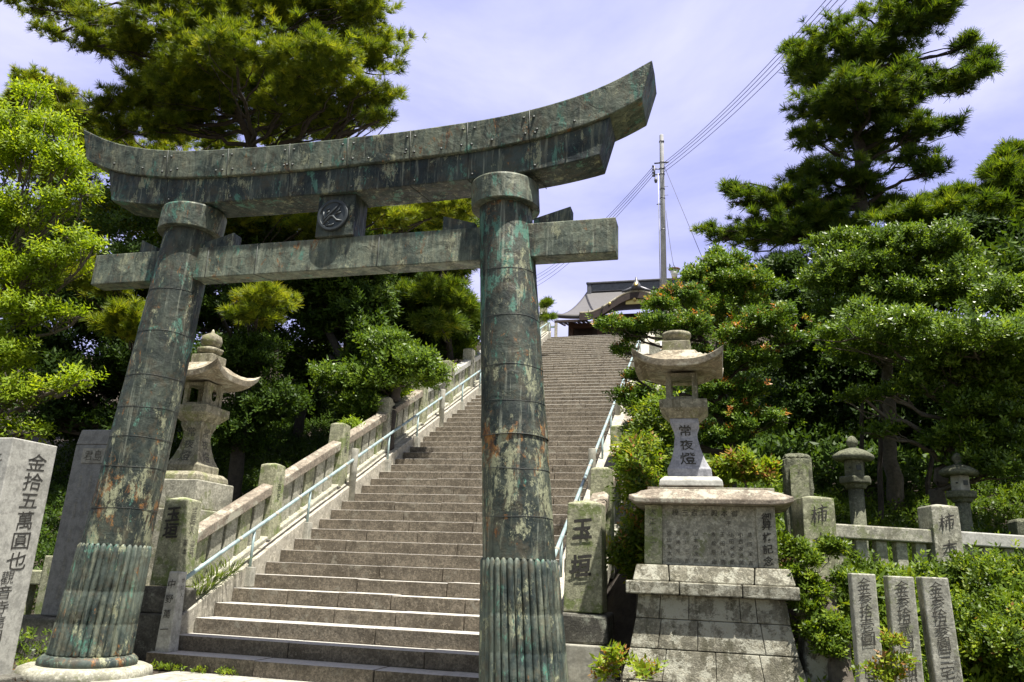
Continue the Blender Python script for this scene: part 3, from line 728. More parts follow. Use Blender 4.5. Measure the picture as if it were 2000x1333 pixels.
for a, b_, nm in ((-.655, -.475, 0), (.47, .66, 1)):
    mb = MB(); mb.hexa([(mc + a, 8.50, 1.43), (mc + b_, 8.50, 1.43), (mc + b_, 9.4, 1.43), (mc + a, 9.4, 1.43), (mc + a * .985, 8.50, 2.03), (mc + b_ * .985, 8.50, 2.03), (mc + b_ * .985, 9.4, 2.03), (mc + a * .985, 9.4, 2.03)])
    p = part('side_pillar', mb, MOSSY if not nm else GRAN, T, bevel=.01)
    if nm: write('御昇格記念', (mc + .565, 8.497, 1.955), .098, (1, 0, 0), (0, 0, -1), (0, -1, 0), INKM, p, 1.17, off=.02)
    else: write('大正十二', (mc - .565, 8.497, 1.955), .07, (1, 0, 0), (0, 0, -1), (0, -1, 0), INK2, p, 1.4)
mb = MB(); mb.box(mc - .47, mc + .465, 8.535, 9.38, 1.431, 2.028); p = part('name_panel', mb, GRAN, T)
write('段三百二殿本御', (mc - .335, 8.532, 1.955), .068, (1, 0, 0), (0, 0, -1), (0, -1, 0), INKM, p, 1.45, step=(1, 0, 0), shear=.03)
write('守', (mc + .19, 8.532, 1.855), .06, (1, 0, 0), (0, 0, -1), (0, -1, 0), INK2, p)
names = ['松山寅太郎', '尾崎常吉', '中川三郎', '山本久次郎', '', '赤松辰造', '玉田代吉', '小田米治郎', '小西友治郎', '前田定吉']
for i, nm in enumerate(names):
    if nm: 
        z = 1.745; n = len(nm); write(nm, (mc - .40 + i * .0885, 8.532, z), .05, (1, 0, 0), (0, 0, -1), (0, -1, 0), INK2 if i < 5 else INKM, p, (.27 / .05) / max(n - 1, 1), shear=.03)
# roof-like cap stone
mb = MB(); P = []
for x, dz, dzt in ((-.80, .035, .04), (-.74, .012, .07), (-.6, 0, .095), (.6, 0, .095), (.75, .012, .07), (.83, .035, .04)):
    P.append([(mc + x, 8.36, 2.032 + dz), (mc + x, 9.52, 2.032 + dz), (mc + x, 9.52, 2.085 + dz), (mc + x * .93, 9.38, 2.10 + dzt), (mc + x * .93, 8.50, 2.10 + dzt), (mc + x, 8.36, 2.085 + dz)])
n = 6; vs = sum(P, []); fs = []
for i in range(len(P) - 1):
    for k in range(n): fs.append((i * n + k, i * n + (k + 1) % n, (i + 1) * n + (k + 1) % n, (i + 1) * n + k))
fs += [tuple(range(n))[::-1], tuple((len(P) - 1) * n + k for k in range(n))]; mb.add(vs, fs)
part('cap_stone', mb, RAILS, T, bevel=.01)
mb = MB(); mb.box(mc - .62, mc + .66, 8.55, 9.33, 2.185, 2.218); part('cap_ridge', mb, RAILS, T, bevel=.006)

# ---------------------------------------------------------------- donors' stones, right
def donor(x, y, w, dpt, z1, text, extra, label, lean, mat):
    T = thing('donor_stone', label, 'stone pillar', (x + w / 2, y + dpt / 2, 0), "three donors' stones in a row")
    mb = MB(); z0 = -.05; L0 = lean * z1
    mb.hexa([(x + L0, y, z0), (x + w + L0, y, z0), (x + w + L0, y + dpt, z0), (x + L0, y + dpt, z0), (x, y, z1), (x + w, y, z1 - .003), (x + w, y + dpt, z1), (x, y + dpt, z1)])
    p = part('shaft', mb, mat, T, bevel=.01)
    dn = (lean, 0, -1)
    write(text, (x + w * .5, y - .003, z1 - .085), .118, (1, 0, 0), dn, (0, -1, 0), INKM, p, .92, shear=.16, wide=.95)
    if extra: write(extra, (x + w * .86 + lean * .6, y - .003, z1 - .62), .045, (1, 0, 0), dn, (0, -1, 0), INK2, p, 1.15)
LGT = stone('donor_granite', (.34, .335, .275), (.17, .165, .12), (.22, .24, .13), .6, .4, .3, .003)
donor(5.515, 7.5, .195, .20, 1.397, '金参拾壱圓 向井', '', "donor's stone slab nearest the monument, leftmost of three in ivy", .0, LGT)
donor(5.800, 7.5, .205, .20, 1.386, '金参拾貳圓 細川', '一同', "donor's stone slab in the middle of three standing in ivy", .0, LGT)
donor(6.060, 7.5, .205, .22, 1.388, '金参拾参圓三宅', '世話人同', "donor's stone slab at the right end of three in ivy, leaning right", .035, LGT)

# big light stele and dark stele on the left
T = thing('donor_stone', 'tall pale granite pillar with big black brush characters at the left edge', 'stone pillar', (-3.2, 7.2, 0))
xf, y0, y1, zt = -2.955, 6.9, 7.515, 2.49; mb = MB()
mb.hexa([(xf - .62, y0, .0), (xf, y0, .0), (xf, y1, .0), (xf - .62, y1, .0), (xf - .62, y0, zt), (xf, y0, zt), (xf, y1, zt), (xf - .62, y1, zt)])
mb.hexa([(xf - .60, y0 + .02, zt), (xf - .02, y0 + .02, zt), (xf - .02, y1 - .02, zt), (xf - .60, y1 - .02, zt), (xf - .35, y0 + .3, zt + .03), (xf - .3, y0 + .3, zt + .03), (xf - .3, y1 - .3, zt + .03), (xf - .35, y1 - .3, zt + .03)])
p = part('shaft', mb, GRANL, T, bevel=.012)
write('金拾五萬圓也', (xf, y0 + .37, zt - .22), .205, (0, 1, 0), (0, 0, -1), (1, 0, 0), INK, p, 1.04, wide=1.25, off=.004)
write('觀音寺信用', (xf, y0 + .30, zt - 1.46), .15, (0, 1, 0), (0, 0, -1), (1, 0, 0), INK, p, 1.0, wide=1.2)
write('千葉', (xf - .17, y0, zt - .26), .17, (1, 0, 0), (0, 0, -1), (0, -1, 0), INK, p, 1.3)
mb = MB(); mb.box(-3.75, -2.75, 6.72, 7.75, -.1, .045); part('foot_slab', mb, DARKST, T, bevel=.02)
T = thing('stele', 'dark slate stele with a framed title panel, partly behind the left pillar', 'stone tablet', (-3.65, 9.15, 0))
mb = MB(); mb.hexa([(-4.17, 9.0, .52), (-3.05, 9.0, .52), (-3.05, 9.3, .52), (-4.17, 9.3, .52), (-4.13, 9.0, 2.75), (-3.1, 9.0, 2.75), (-3.1, 9.3, 2.75), (-4.13, 9.3, 2.75)])
mb.hexa([(-4.13, 9.0, 2.751), (-3.1, 9.0, 2.751), (-3.1, 9.3, 2.751), (-4.13, 9.3, 2.751), (-4.08, 9.0, 2.96), (-3.15, 9.0, 2.96), (-3.15, 9.3, 2.96), (-4.08, 9.3, 2.96)])
p = part('slab', mb, SLATE, T, bevel=.015)
mb = MB(); mb.box(-3.98, -3.2, 8.985, 9.0, 2.50, 2.70); q = part('title_panel', mb, CONC, p)
write('君島毘', (-3.87, 8.984, 2.60), .15, (1, 0, 0), (0, 0, -1), (0, -1, 0), INK2, q, 1.05, step=(1, 0, 0), shear=0)
for r_ in range(5):
    for c_ in range(4):
        write('一金五圓也'[: 4 + (r_ + c_) % 2], (-3.94 + c_ * .17, 8.997, 2.38 - r_ * .36), .05, (1, 0, 0), (0, 0, -1), (0, -1, 0), CONC, p, 1.2, wide=1.2)
mb = MB(); mb.box(-4.45, -2.95, 8.8, 9.6, -.05, .515); part('foot_stone', mb, DARKST, T, bevel=.03)
# low mossy fence at the far left
T = thing('stone_fence', 'low mossy stone fence in shade behind the tall pale pillar', 'fence', (-5.5, 9.9, 0))
mb = MB(); mb.box(-8.5, -4.62, 9.75, 9.98, .86, 1.06); part('rail', mb, MOSSY, T, bevel=.02)
for x in (-7.6, -6.2, -4.98):
    mb = MB(); mb.box(x, x + .3, 9.72, 10.02, 0, 1.27); part('post', mb, MOSSY, T, bevel=.015)
for x in (-7.15, -6.75, -5.75, -5.35, -4.82, -4.6):
    mb = MB(); mb.box(x, x + .13, 9.80, 9.93, 0, .858); part('baluster', mb, MOSSY, T, bevel=.01)

# ---------------------------------------------------------------- fence, stele and small lanterns on the right bank
T = thing('stone_fence', 'pale stone rail fence half buried in ivy on the right bank', 'fence', (6.5, 9.8, 1.2))
PA = np.array([5.44, 9.42, 2.20]); PB = np.array([6.84, 10.05, 2.19]); PC = W(2075, 1008, 10.7); PD = PC + np.array([1.4, .6, 0])
posts = [PA, PB, PC, PD]
for i, P0 in enumerate(posts):
    rot = math.atan2(*( (posts[min(i + 1, 3)] - posts[max(i - 1, 0)])[[1, 0]])) - .15
    w = .35 if i == 0 else .31; mb = MB(); mb.frust(P0[0], P0[1], .9, P0[2], w + .02, w + .02, w, w, rot); mb.frust(P0[0], P0[1], P0[2], P0[2] + .03, w, w, .05, .05, rot)
    p = part('post', mb, GRAN if i else MOSSY, T, bevel=.012)
    rt = np.array([math.cos(rot), math.sin(rot), 0]); nr = np.array([math.sin(rot), -math.cos(rot), 0])
    if i < 3: write(['柿太', '柿本', '柿'][i], P0 + nr * (w / 2 + .003) - Z_ * .17, .19, rt, (0, 0, -1), nr, INK, p, 1.5, shear=.2, eps=.008)
for i in range(3):
    a, b_ = posts[i].copy(), posts[i + 1].copy(); d_ = (b_ - a); d_[2] = 0; d_ /= np.linalg.norm(d_); nrm = np.array([d_[1], -d_[0], 0])
    a = a + d_ * .14; b_ = b_ - d_ * .13; za, zb = posts[i][2] - .26, posts[i + 1][2] - .26; mb = MB(); w = .10
    c4 = lambda p, z: [tuple((p + s_ * nrm * w)[:2]) + (z,) for s_ in (1, -1)]
    A0, A1 = c4(a, za - .15); B0, B1 = c4(b_, zb - .15); A2, A3 = c4(a, za); B2, B3 = c4(b_, zb)
    mb.hexa([A0, B0, B1, A1, A2, B2, B3, A3]); part('rail', mb, GRANL if i else GRAN, T, bevel=.014)
    for t in np.linspace(.12, .88, 5):
        q = a + (b_ - a) * t; z = za + (zb - za) * t - .152; mb = MB(); mb.frust(q[0], q[1], 1.0, z, .14, .10, .13, .09, math.atan2(d_[1], d_[0])); part('baluster', mb, GRAN, T, bevel=.01)
# rough stele
p0 = W(1562, 965, 10.7); T = thing('stele', 'rough mossy upright stone with a pointed recess behind the fence post', 'stone tablet', (p0[0], 10.7, 1.6))
zt = W(1562, 884, 10.7)[2]; mb = MB(); mb.frust(p0[0], 10.85, 1.6, zt - .06, .36, .26, .35, .24); mb.frust(p0[0], 10.85, zt - .06, zt, .35, .24, .24, .16)
p = part('slab', mb, OLDST, T, bevel=.03, sub=4, disp=.05)
mb = MB(); mb.add([(p0[0] - .10, 10.70, 1.8), (p0[0] + .12, 10.70, 1.8), (p0[0] + .12, 10.70, zt - .2), (p0[0] + .01, 10.70, zt - .10), (p0[0] - .10, 10.70, zt - .2),
                   (p0[0] - .10, 10.73, 1.8), (p0[0] + .12, 10.73, 1.8), (p0[0] + .12, 10.73, zt - .2), (p0[0] + .01, 10.73, zt - .10), (p0[0] - .10, 10.73, zt - .2)],
                  [(0, 1, 2, 3, 4), (0, 5, 6, 1), (1, 6, 7, 2), (2, 7, 8, 3), (3, 8, 9, 4), (4, 9, 5, 0)])
q = part('dressed_face', mb, MOSSY, p); write('石', (p0[0] + .02, 10.697, zt - .25), .07, (1, 0, 0), (0, 0, -1), (0, -1, 0), INKM, q)
def small_lantern(u, v_top, v_base, Y, s, label, hid=False, pale=False):
    top = W(u, v_top, Y); x = top[0]; z = top[2]; g0 = float(hgt(x, Y)) - .05
    T = thing('stone_lantern', label, 'stone lantern', (x, Y, g0), 'small old stone lanterns under the trees')
    st_ = OLDST
    mb = MB(); mb.lathe(x, Y, [(.01, z), (.05 * s, z - .02 * s), (.095 * s, z - .09 * s), (.09 * s, z - .14 * s), (.055 * s, z - .19 * s), (.06 * s, z - .21 * s)][::-1], 18); part('jewel', mb, st_, T)
    z -= .2 * s; mb = MB(); mb.lathe(x, Y, [(.05 * s, z - .20 * s), (.27 * s, z - .21 * s), (.315 * s, z - .17 * s), (.30 * s, z - .12 * s), (.20 * s, z - .05 * s), (.06 * s, z)], 24, sq=lambda a: 1 + .05 * math.cos(6 * a)); part('roof', mb, st_, T)
    z -= .2 * s; mb = MB(); mb.lathe(x, Y, [(.165 * s, z - .27 * s), (.165 * s, z - .005)], 6, smooth=False, rot=.3)
    f = part('firebox', mb, CONC if pale else st_, T, bevel=.008)
    mb = MB(); a = .3 - math.pi / 3 * 1.5
    for dx in (-.085, .05):
        mb.box(x + dx * s - .035 * s, x + dx * s + .035 * s, Y - .155 * s, Y - .144 * s, z - .18 * s, z - .10 * s) if dx > 0 else mb.lathe(x + dx * s, Y - .13 * s, [(.015, z - .15 * s), (.015, z - .13 * s)], 10)
    part('window', mb, SEAM, f)
    z -= .27 * s; mb = MB(); mb.lathe(x, Y, [(.17 * s, z - .20 * s), (.21 * s, z - .13 * s), (.265 * s, z - .12 * s), (.27 * s, z - .01), (.2 * s, z)], 6, smooth=False, rot=.3); part('shelf', mb, st_, T, bevel=.015)
    z -= .2 * s; mb = MB(); mb.lathe(x, Y, [(.15 * s, g0), (.12 * s, g0 + .1), (.12 * s, z)], 16); part('stem', mb, st_, T)
small_lantern(1663, 852, 1000, 11.2, .80, 'small mushroom-capped stone lantern in the ivy behind the fence')
small_lantern(1868, 885, 1000, 12.4, .80, 'stone lantern with a pale fire box in deep shade at the far right', pale=True)
p0 = W(1990, 1030, 11.6)
mb = MB(); mb.frust(p0[0] + .1, 11.6, 1.3, W(1990, 1015, 11.6)[2], .42, .4, .36, .36); o = part('rough_stone', mb, OLDST, org=(p0[0] + .1, 11.6, 1.3), bevel=.04); tag(o, 'grey squared stone at the right edge behind the fence rail', 'stone block')

# ---------------------------------------------------------------- shrine at the top
YE = 38.0; bx0 = W(1079, 618, YE)[0]; cxk = W(1243, 573, YE)[0]; bx1 = 2 * cxk - bx0 + 1.4
ez = W(1110, 616, YE)[2]; rz = W(1150, 570, YE + 4)[2]; rz2 = rz
T = thing('shrine_hall', 'shrine hall with a curved grey gable roof at the top of the steps', 'building', (cxk, YE + 4, 10.83))
def roofz(x, t):       # t 0 eave .. 1 ridge
    e = abs(x - (bx0 + bx1) / 2) / ((bx1 - bx0) / 2)
    z = ez + (rz - ez) * (t ** 1.45) + .18 * e ** 6 * (1 - t)
    k = (x - cxk) / 2.75
    g = (math.cos(math.pi * np.clip(k, -1, 1)) * .5 + .5)
    g = g ** 1.15
    return z + 1.08 * g * max(0, 1 - t * 1.9) 
xs = np.linspace(bx0, bx1, 61); ts = np.linspace(0, 1, 9); mb = MB(); vs = []
inset = lambda x, t: (bx0 + bx1) / 2 + (x - (bx0 + bx1) / 2) * (1 - .22 * t ** .8)
for t in ts:
    for x in xs: vs.append((inset(x, t), YE + 4 * t, roofz(inset(x, t), t)))
n = len(xs); fs = [(j * n + i, j * n + i + 1, (j + 1) * n + i + 1, (j + 1) * n + i) for j in range(len(ts) - 1) for i in range(n - 1)]
# underside
b0 = len(vs)
for t in ts:
    for x in xs: vs.append((inset(x, t), YE + 4 * t + .02, roofz(inset(x, t), t) - .22))
fs += [(b0 + j * n + i, b0 + (j + 1) * n + i, b0 + (j + 1) * n + i + 1, b0 + j * n + i + 1) for j in range(len(ts) - 1) for i in range(n - 1)]
fs += [(i, b0 + i, b0 + i + 1, i + 1) for i in range(n - 1)]
fs += [(j * n, (j + 1) * n, b0 + (j + 1) * n, b0 + j * n) for j in range(len(ts) - 1)] + [(j * n + n - 1, b0 + j * n + n - 1, b0 + (j + 1) * n + n - 1, (j + 1) * n + n - 1) for j in range(len(ts) - 1)]
mb.add(vs, fs, True)
mROOF, nt_, b_, o_ = mat_new('copper_shingle_roof'); P = coords(nt_)
wv = N(nt_, 'ShaderNodeTexWave', wave_type='BANDS', bands_direction='Y'); wv.inputs['Scale'].default_value = 3.2; wv.inputs['Distortion'].default_value = .6; nt_.links.new(P, wv.inputs['Vector'])
nt_.links.new(mixc(nt_, mixc(nt_, .5, wv.outputs['Color'], noise(nt_, P, 3, 6, .7)), (.055, .05, .05), (.12, .115, .115)), b_.inputs['Base Color']); b_.inputs['Roughness'].default_value = .6
bump(nt_, b_, wv.outputs['Fac'], .5, .03)
rf = part('roof', mb, mROOF, T)
mb = MB(); rzx = np.linspace(inset(bx0, 1) - .1, inset(bx1, 1) + .1, 9)
mb.box(rzx[0] + .35, rzx[-1] - .35, YE + 3.8, YE + 4.2, rz - .1, rz + .36); mb.box(rzx[0] + .1, rzx[-1] - .1, YE + 3.72, YE + 4.28, rz + .36, rz + .48)
mb.box(rzx[0] + .15, rzx[0] + .4, YE + 3.75, YE + 4.25, rz - .45, rz + .36)
part('ridge', mb, STEEL, rf, bevel=.03)
# curved gable board following the eave, crest ornament
mb = MB(); pts = []
for x in np.linspace(cxk - 2.9, cxk + 2.9, 41): pts.append((x, YE - .06, roofz(x, 0)))
vs = []; 
for x, y, z in pts: vs += [(x, y, z - .02), (x, y, z - .34), (x, y + .08, z - .34), (x, y + .08, z - .02)]
fs = []
for i in range(len(pts) - 1):
    for k in range(4): fs.append((4 * i + k, 4 * i + (k + 1) % 4, 4 * i + 4 + (k + 1) % 4, 4 * i + 4 + k))
mb.add(vs, fs); part('gable_board', mb, WOOD, rf)
mb = MB(); mb.tube([(x, YE + .02, z + .05) for x, y, z in pts], .09, 8); part('gable_rim', mb, LROOF, rf)
zk = roofz(cxk, 0)
mb = MB(); mb.lathe(cxk, YE, [(.22, zk + .1), (.26, zk + .3), (.14, zk + .5), (.09, zk + .62), (.04, zk + .82)], 12); mb.tube([(cxk - .75, YE, zk + .05), (cxk - .45, YE, zk + .12), (cxk, YE, zk + .3), (cxk + .45, YE, zk + .12), (cxk + .8, YE, zk + .0)], [.05, .09, .12, .09, .05], 8)
cr_ = part('crest_ornament', mb, STEEL, rf)
mb = MB(); mb.lathe(cxk, 0, [(.11, 0), (.10, .03), (.0, .035)], 20)
mb.v = [(a, YE - .26 - c, zk + .32 + b) for a, b, c in mb.v]; part('gold_crest', mb, GOLD, cr_)
mb = MB()
for dx, dz in ((-1.35, -.62), (-.1, -.45)):
    m2 = MB(); m2.lathe(cxk + dx, 0, [(.075, 0), (.0, .03)], 14); mb.add([(a, YE - .075 - c, zk + dz + .05 + b) for a, b, c in m2.v], m2.f)
mb.box(cxk - .55, cxk + .4, YE + .05, YE + .1, zk - .62, zk - .36)
part('gold_fitting', mb, GOLD, rf)
# body: posts, beams, walls, rafters
mb = MB(); mb.box(bx0 + .6, bx1 - .6, YE + 1.5, YE + 6, 10.83, ez - .05); mb.box(cxk - 2.4, cxk + 2.4, YE + 1.2, YE + 1.45, 10.84, ez + .35); part('wall', mb, WOOD, T)
for x in (bx0 + .8, cxk - 2.0, cxk + 2.0, bx1 - .8):
    mb = MB(); mb.box(x - .13, x + .13, YE + .9, YE + 1.16, 10.83, ez + .05); part('column', mb, WOODR, T)
mb = MB(); mb.box(bx0 + .8, bx1 - .8, YE + .92, YE + 1.14, ez - .40, ez - .16); mb.box(bx0 + .9, bx1 - .9, YE + .95, YE + 1.1, ez - .95, ez - .80); part('crossbeam', mb, WOODR, T)
mb = MB()
for x in np.arange(bx0 + .2, bx1 - .1, .24):
    if abs(x - cxk) > 2.6: mb.hexa([(x, YE + .08, ez - .32), (x + .09, YE + .08, ez - .32), (x + .09, YE + 2.2, ez + .12), (x, YE + 2.2, ez + .12), (x, YE + .08, ez - .23), (x + .09, YE + .08, ez - .23), (x + .09, YE + 2.2, ez + .2), (x, YE + 2.2, ez + .2)])
rr_ = part('rafters', mb, WOOD, T)
mb = MB(); mb.box(bx0 + .1, cxk - 2.6, YE + .02, YE + .12, ez - .36, ez - .24); mb.box(cxk + 2.6, bx1 - .1, YE + .02, YE + .12, ez - .36, ez - .24); part('eave_board', mb, WOOD, T)
# short fence at the top landing left
mb = MB(); 
T = thing('railing', 'small pale railing on the left at the head of the steps', 'railing', (-2.2, YTOP + .6, 10.85))
for x in (-2.45, -2.15): 
    mb = MB(); mb.box(x - .06, x + .06, YTOP + .5, YTOP + .62, 10.8, 11.65); part('post', mb, CONCL, T)
mb = MB(); mb.box(-3.3, -2.1, YTOP + .53, YTOP + .59, 11.45, 11.53); part('rail', mb, PIPE, T)

# ---------------------------------------------------------------- utility pole, wires, lamp
PY = 33.0; pb = W(1297.5, 600, PY); px = pb[0]; ptop = W(1294.3, 264, PY)[2]
T = thing('utility_pole', 'tall pale concrete utility pole behind the shrine steps', 'utility pole', (px, PY, 10.83))
mb = MB(); mb.lathe(px, PY, [(.14, 10.8), (.095, ptop - .02), (.09, ptop), (.02, ptop + .01)], 20); p = part('shaft', mb, CONP, T)
zz = lambda v: W(1296, v, PY)[2]
mb = MB()
for v in (277, 318, 330, 341, 370, 388, 450): mb = MB(); mb.lathe(px, PY, [(.118, zz(v) - .03), (.123, zz(v)), (.118, zz(v) + .03)], 16); part('band', mb, STEEL, T)
mb = MB()
for v in (330, 341): mb.tube([(px, PY, zz(v)), (px - .42, PY - .05, zz(v))], .03, 6)
mb.tube([(px - .34, PY - .05, zz(324)), (px - .34, PY - .05, zz(345))], .04, 6)
mb.tube([(px - .35, PY, zz(318)), (px + .3, PY, zz(318))], .035, 6)
part('bracket', mb, STEEL, T)
mb = MB()
for i in range(4):
    z = zz(325 + i * 6); mb = MB(); mb.lathe(px - .40, PY - .06, [(.035, z - .05), (.06, z - .03), (.03, z), (.06, z + .03), (.02, z + .05)], 10); part('insulator', mb, STEEL, T)
mb = MB(); mb.lathe(px - .28, PY - .1, [(.05, zz(358)), (.08, zz(354)), (.05, zz(348))], 10); part('insulator', mb, STEEL, T)
mb = MB()
for i, v in enumerate((366, 400, 383, 399)): mb.tube([(px, PY - .05, zz(v)), (px + (.26 if i % 2 == 0 else -.26), PY - .05, zz(v))], .012, 5); part('step_rung', mb, STEEL, T); mb = MB()
mb = MB(); mb.tube([(px - .17, PY - .1, zz(340)), (px - .15, PY - .1, zz(600))], .02, 5); part('conduit', mb, CONP, T)
def wire(a, b, sag, r, label, grp=None):
    a = np.array(a); b = np.array(b); pts = [a + (b - a) * t - Z_ * sag * 4 * t * (1 - t) for t in np.linspace(0, 1, 25)]
    mb = MB(); mb.tube(pts, r, 5); o = part('power_line', mb, WIRE, org=tuple(a)); tag(o, label, 'power line', grp)
ords = ['highest', 'second highest', 'third', 'lowest']
for i, (v0, u1) in enumerate(((318, 1612), (323, 1624), (329, 1637), (336, 1655))):
    wire((px + .1, PY, zz(v0)), W(u1 + 40, -45, 20), .35, .012, f'{ords[i]} of the four wires running from the pole up to the right', 'wires from the pole')
for i, (v0, v1) in enumerate(((324, 541), (329, 547), (335, 554), (341, 562))):
    wire((px - .40, PY, zz(v0)), W(1035, v1 + 4, 60), .7, .013, f'{ords[i]} of the four wires dropping left behind the gate', 'wires from the pole')
mb = MB(); a = np.array([px + .1, PY, zz(325)]); b = W(1372, 505, 30); mb.tube([a, a + (b - a) * .5, b], .012, 5); o = part('guy_wire', mb, WIRE, org=tuple(a)); tag(o, 'single slanting guy wire from the pole down to the right', 'wire')
mb = MB(); g = a + (b - a) * .72; mb.tube([g, g + (b - a) * .012], .05, 8); part('guy_insulator', mb, CONCL, o)
mb = MB(); a = np.array([px + .14, PY, zz(412)]); b = W(1316, 520, 32); mb.tube([a + (b - a) * t - Z_ * .8 * 4 * t * (1 - t) * .3 for t in np.linspace(0, 1, 9)], .012, 5); o = part('service_cable', mb, WIRE, org=tuple(a)); tag(o, 'thin cable hanging from the pole to the lamp', 'cable')
lp = W(1317, 528, 32); T = thing('street_lamp', 'round shaded lamp on a teal post beside the utility pole', 'lamp', (lp[0], 32, 10.83)); lx_, lz = lp[0], lp[2]
mb = MB(); mb.tube([(lx_, 32, 10.8), (lx_, 32, lz - .45)], .05, 12); part('post', mb, TEAL, T)
mb = MB(); mb.lathe(lx_, 32, [(.05, lz - .47), (.11, lz - .42), (.10, lz - .36)], 16); part('collar', mb, COPBR, T)
mb = MB(); mb.lathe(lx_, 32, [(.10, lz - .36), (.19, lz + .0), (.1, lz + .01)], 20); part('glass_shade', mb, GLASS, T)
mb = MB(); mb.lathe(lx_, 32, [(.22, lz + .0), (.26, lz + .04), (.06, lz + .10), (.02, lz + .14)], 24); part('lamp_cap', mb, COPBR, T)

# ---------------------------------------------------------------- vegetation
def rotmats(dirs, rng):
    d = dirs / np.linalg.norm(dirs, axis=1, keepdims=True)
    r = rng.normal(size=d.shape); a = np.cross(d, r); a /= np.linalg.norm(a, axis=1, keepdims=True) + 1e-9
    b = np.cross(d, a); return np.stack([a, b, d], 2)          # columns
def sprig_template(n, L, W_, length, rng, spread=.9, fold=.18):
    """n leaves along a short twig; each leaf one folded quad-pair"""
    V = []
    for i in range(n):
        t = (i + .5) / n; ph = i * 2.4 + rng.uniform(-.4, .4); el = rng.uniform(.15, spread)
        dr = np.array([math.cos(ph) * math.cos(el * .6), math.sin(ph) * math.cos(el * .6), math.sin(el)]); dr /= np.linalg.norm(dr)
        base = np.array([0, 0, t * length]) + dr * .01; side = np.cross(dr, [0, 0, 1.]); side /= np.linalg.norm(side) + 1e-9
        side = side * math.cos(.4) + np.cross(side, dr) * math.sin(.4) * rng.uniform(-1, 1); nm = np.cross(dr, side)
        l = L * rng.uniform(.7, 1.15); w = W_ * rng.uniform(.8, 1.1)
        V.append([base, base + dr * l * .45 + side * w / 2 + nm * l * fold * .4, base + dr * l - nm * l * fold, base + dr * l * .45 - side * w / 2 + nm * l * fold * .4])
    return np.array(V).reshape(-1, 3)
def needle_template(n, L, w, rng, cone=1.25):
    V = []
    for i in range(n):
        ph = rng.uniform(0, 2 * math.pi); th = cone * math.sqrt(rng.uniform(0.02, 1)); z = rng.uniform(0, .35) * L
        dr = np.array([math.sin(th) * math.cos(ph), math.sin(th) * math.sin(ph), math.cos(th)])
        s = np.cross(dr, rng.normal(size=3)); s /= np.linalg.norm(s); l = L * rng.uniform(.75, 1.1)
        b = np.array([0, 0, z - .1 * L]); V.append([b - s * w / 2, b + s * w / 2, b + dr * l + s * w * .2, b + dr * l - s * w * .2])
    return np.array(V).reshape(-1, 3)
def foliage(name, P, D, templates, mat, parent, rng, scale=(.8, 1.2), vbase=None, vvar=.3, org=None, vtop=None):
    N_ = len(P); Rm = rotmats(D, rng); sc = rng.uniform(*scale, size=N_); which = rng.integers(0, len(templates), N_)
    allv = []; allc = []
    for w, T in enumerate(templates):
        m = which == w
        if not m.any(): continue
        v = np.einsum('nij,kj->nki', Rm[m], T) * sc[m][:, None, None] + P[m][:, None, :]
        allv.append(v.reshape(-1, 3)); nl = len(T) // 4
        vb = (np.full(m.sum(), .45) if vbase is None else vbase[m])[:, None] + rng.uniform(-vvar / 2, vvar / 2, (m.sum(), 1)) + rng.uniform(-vvar / 2, vvar / 2, (m.sum(), nl))
        allc.append(np.clip(vb, 0, 1).ravel())
    V = np.concatenate(allv); C = np.concatenate(allc)
    o0 = ORG[parent.name] if parent is not None else np.array(org, float)
    V = V - o0; nq = len(V) // 4
    me = bpy.data.meshes.new(name); me.vertices.add(len(V)); me.vertices.foreach_set('co', V.astype(np.float32).ravel())
    me.loops.add(nq * 4); me.loops.foreach_set('vertex_index', np.arange(nq * 4, dtype=np.int32))
    me.polygons.add(nq); me.polygons.foreach_set('loop_start', np.arange(0, nq * 4, 4, dtype=np.int32)); me.polygons.foreach_set('loop_total', np.full(nq, 4, np.int32))
    at = me.attributes.new('v', 'FLOAT', 'FACE'); at.data.foreach_set('value', C.astype(np.float32))
    me.update(calc_edges=True); me.materials.append(mat)
    o = bpy.data.objects.new(name, me); COL.objects.link(o)
    if parent is not None: o.parent = parent
    else: o.location = o0.tolist(); ORG[o.name] = o0
    return o
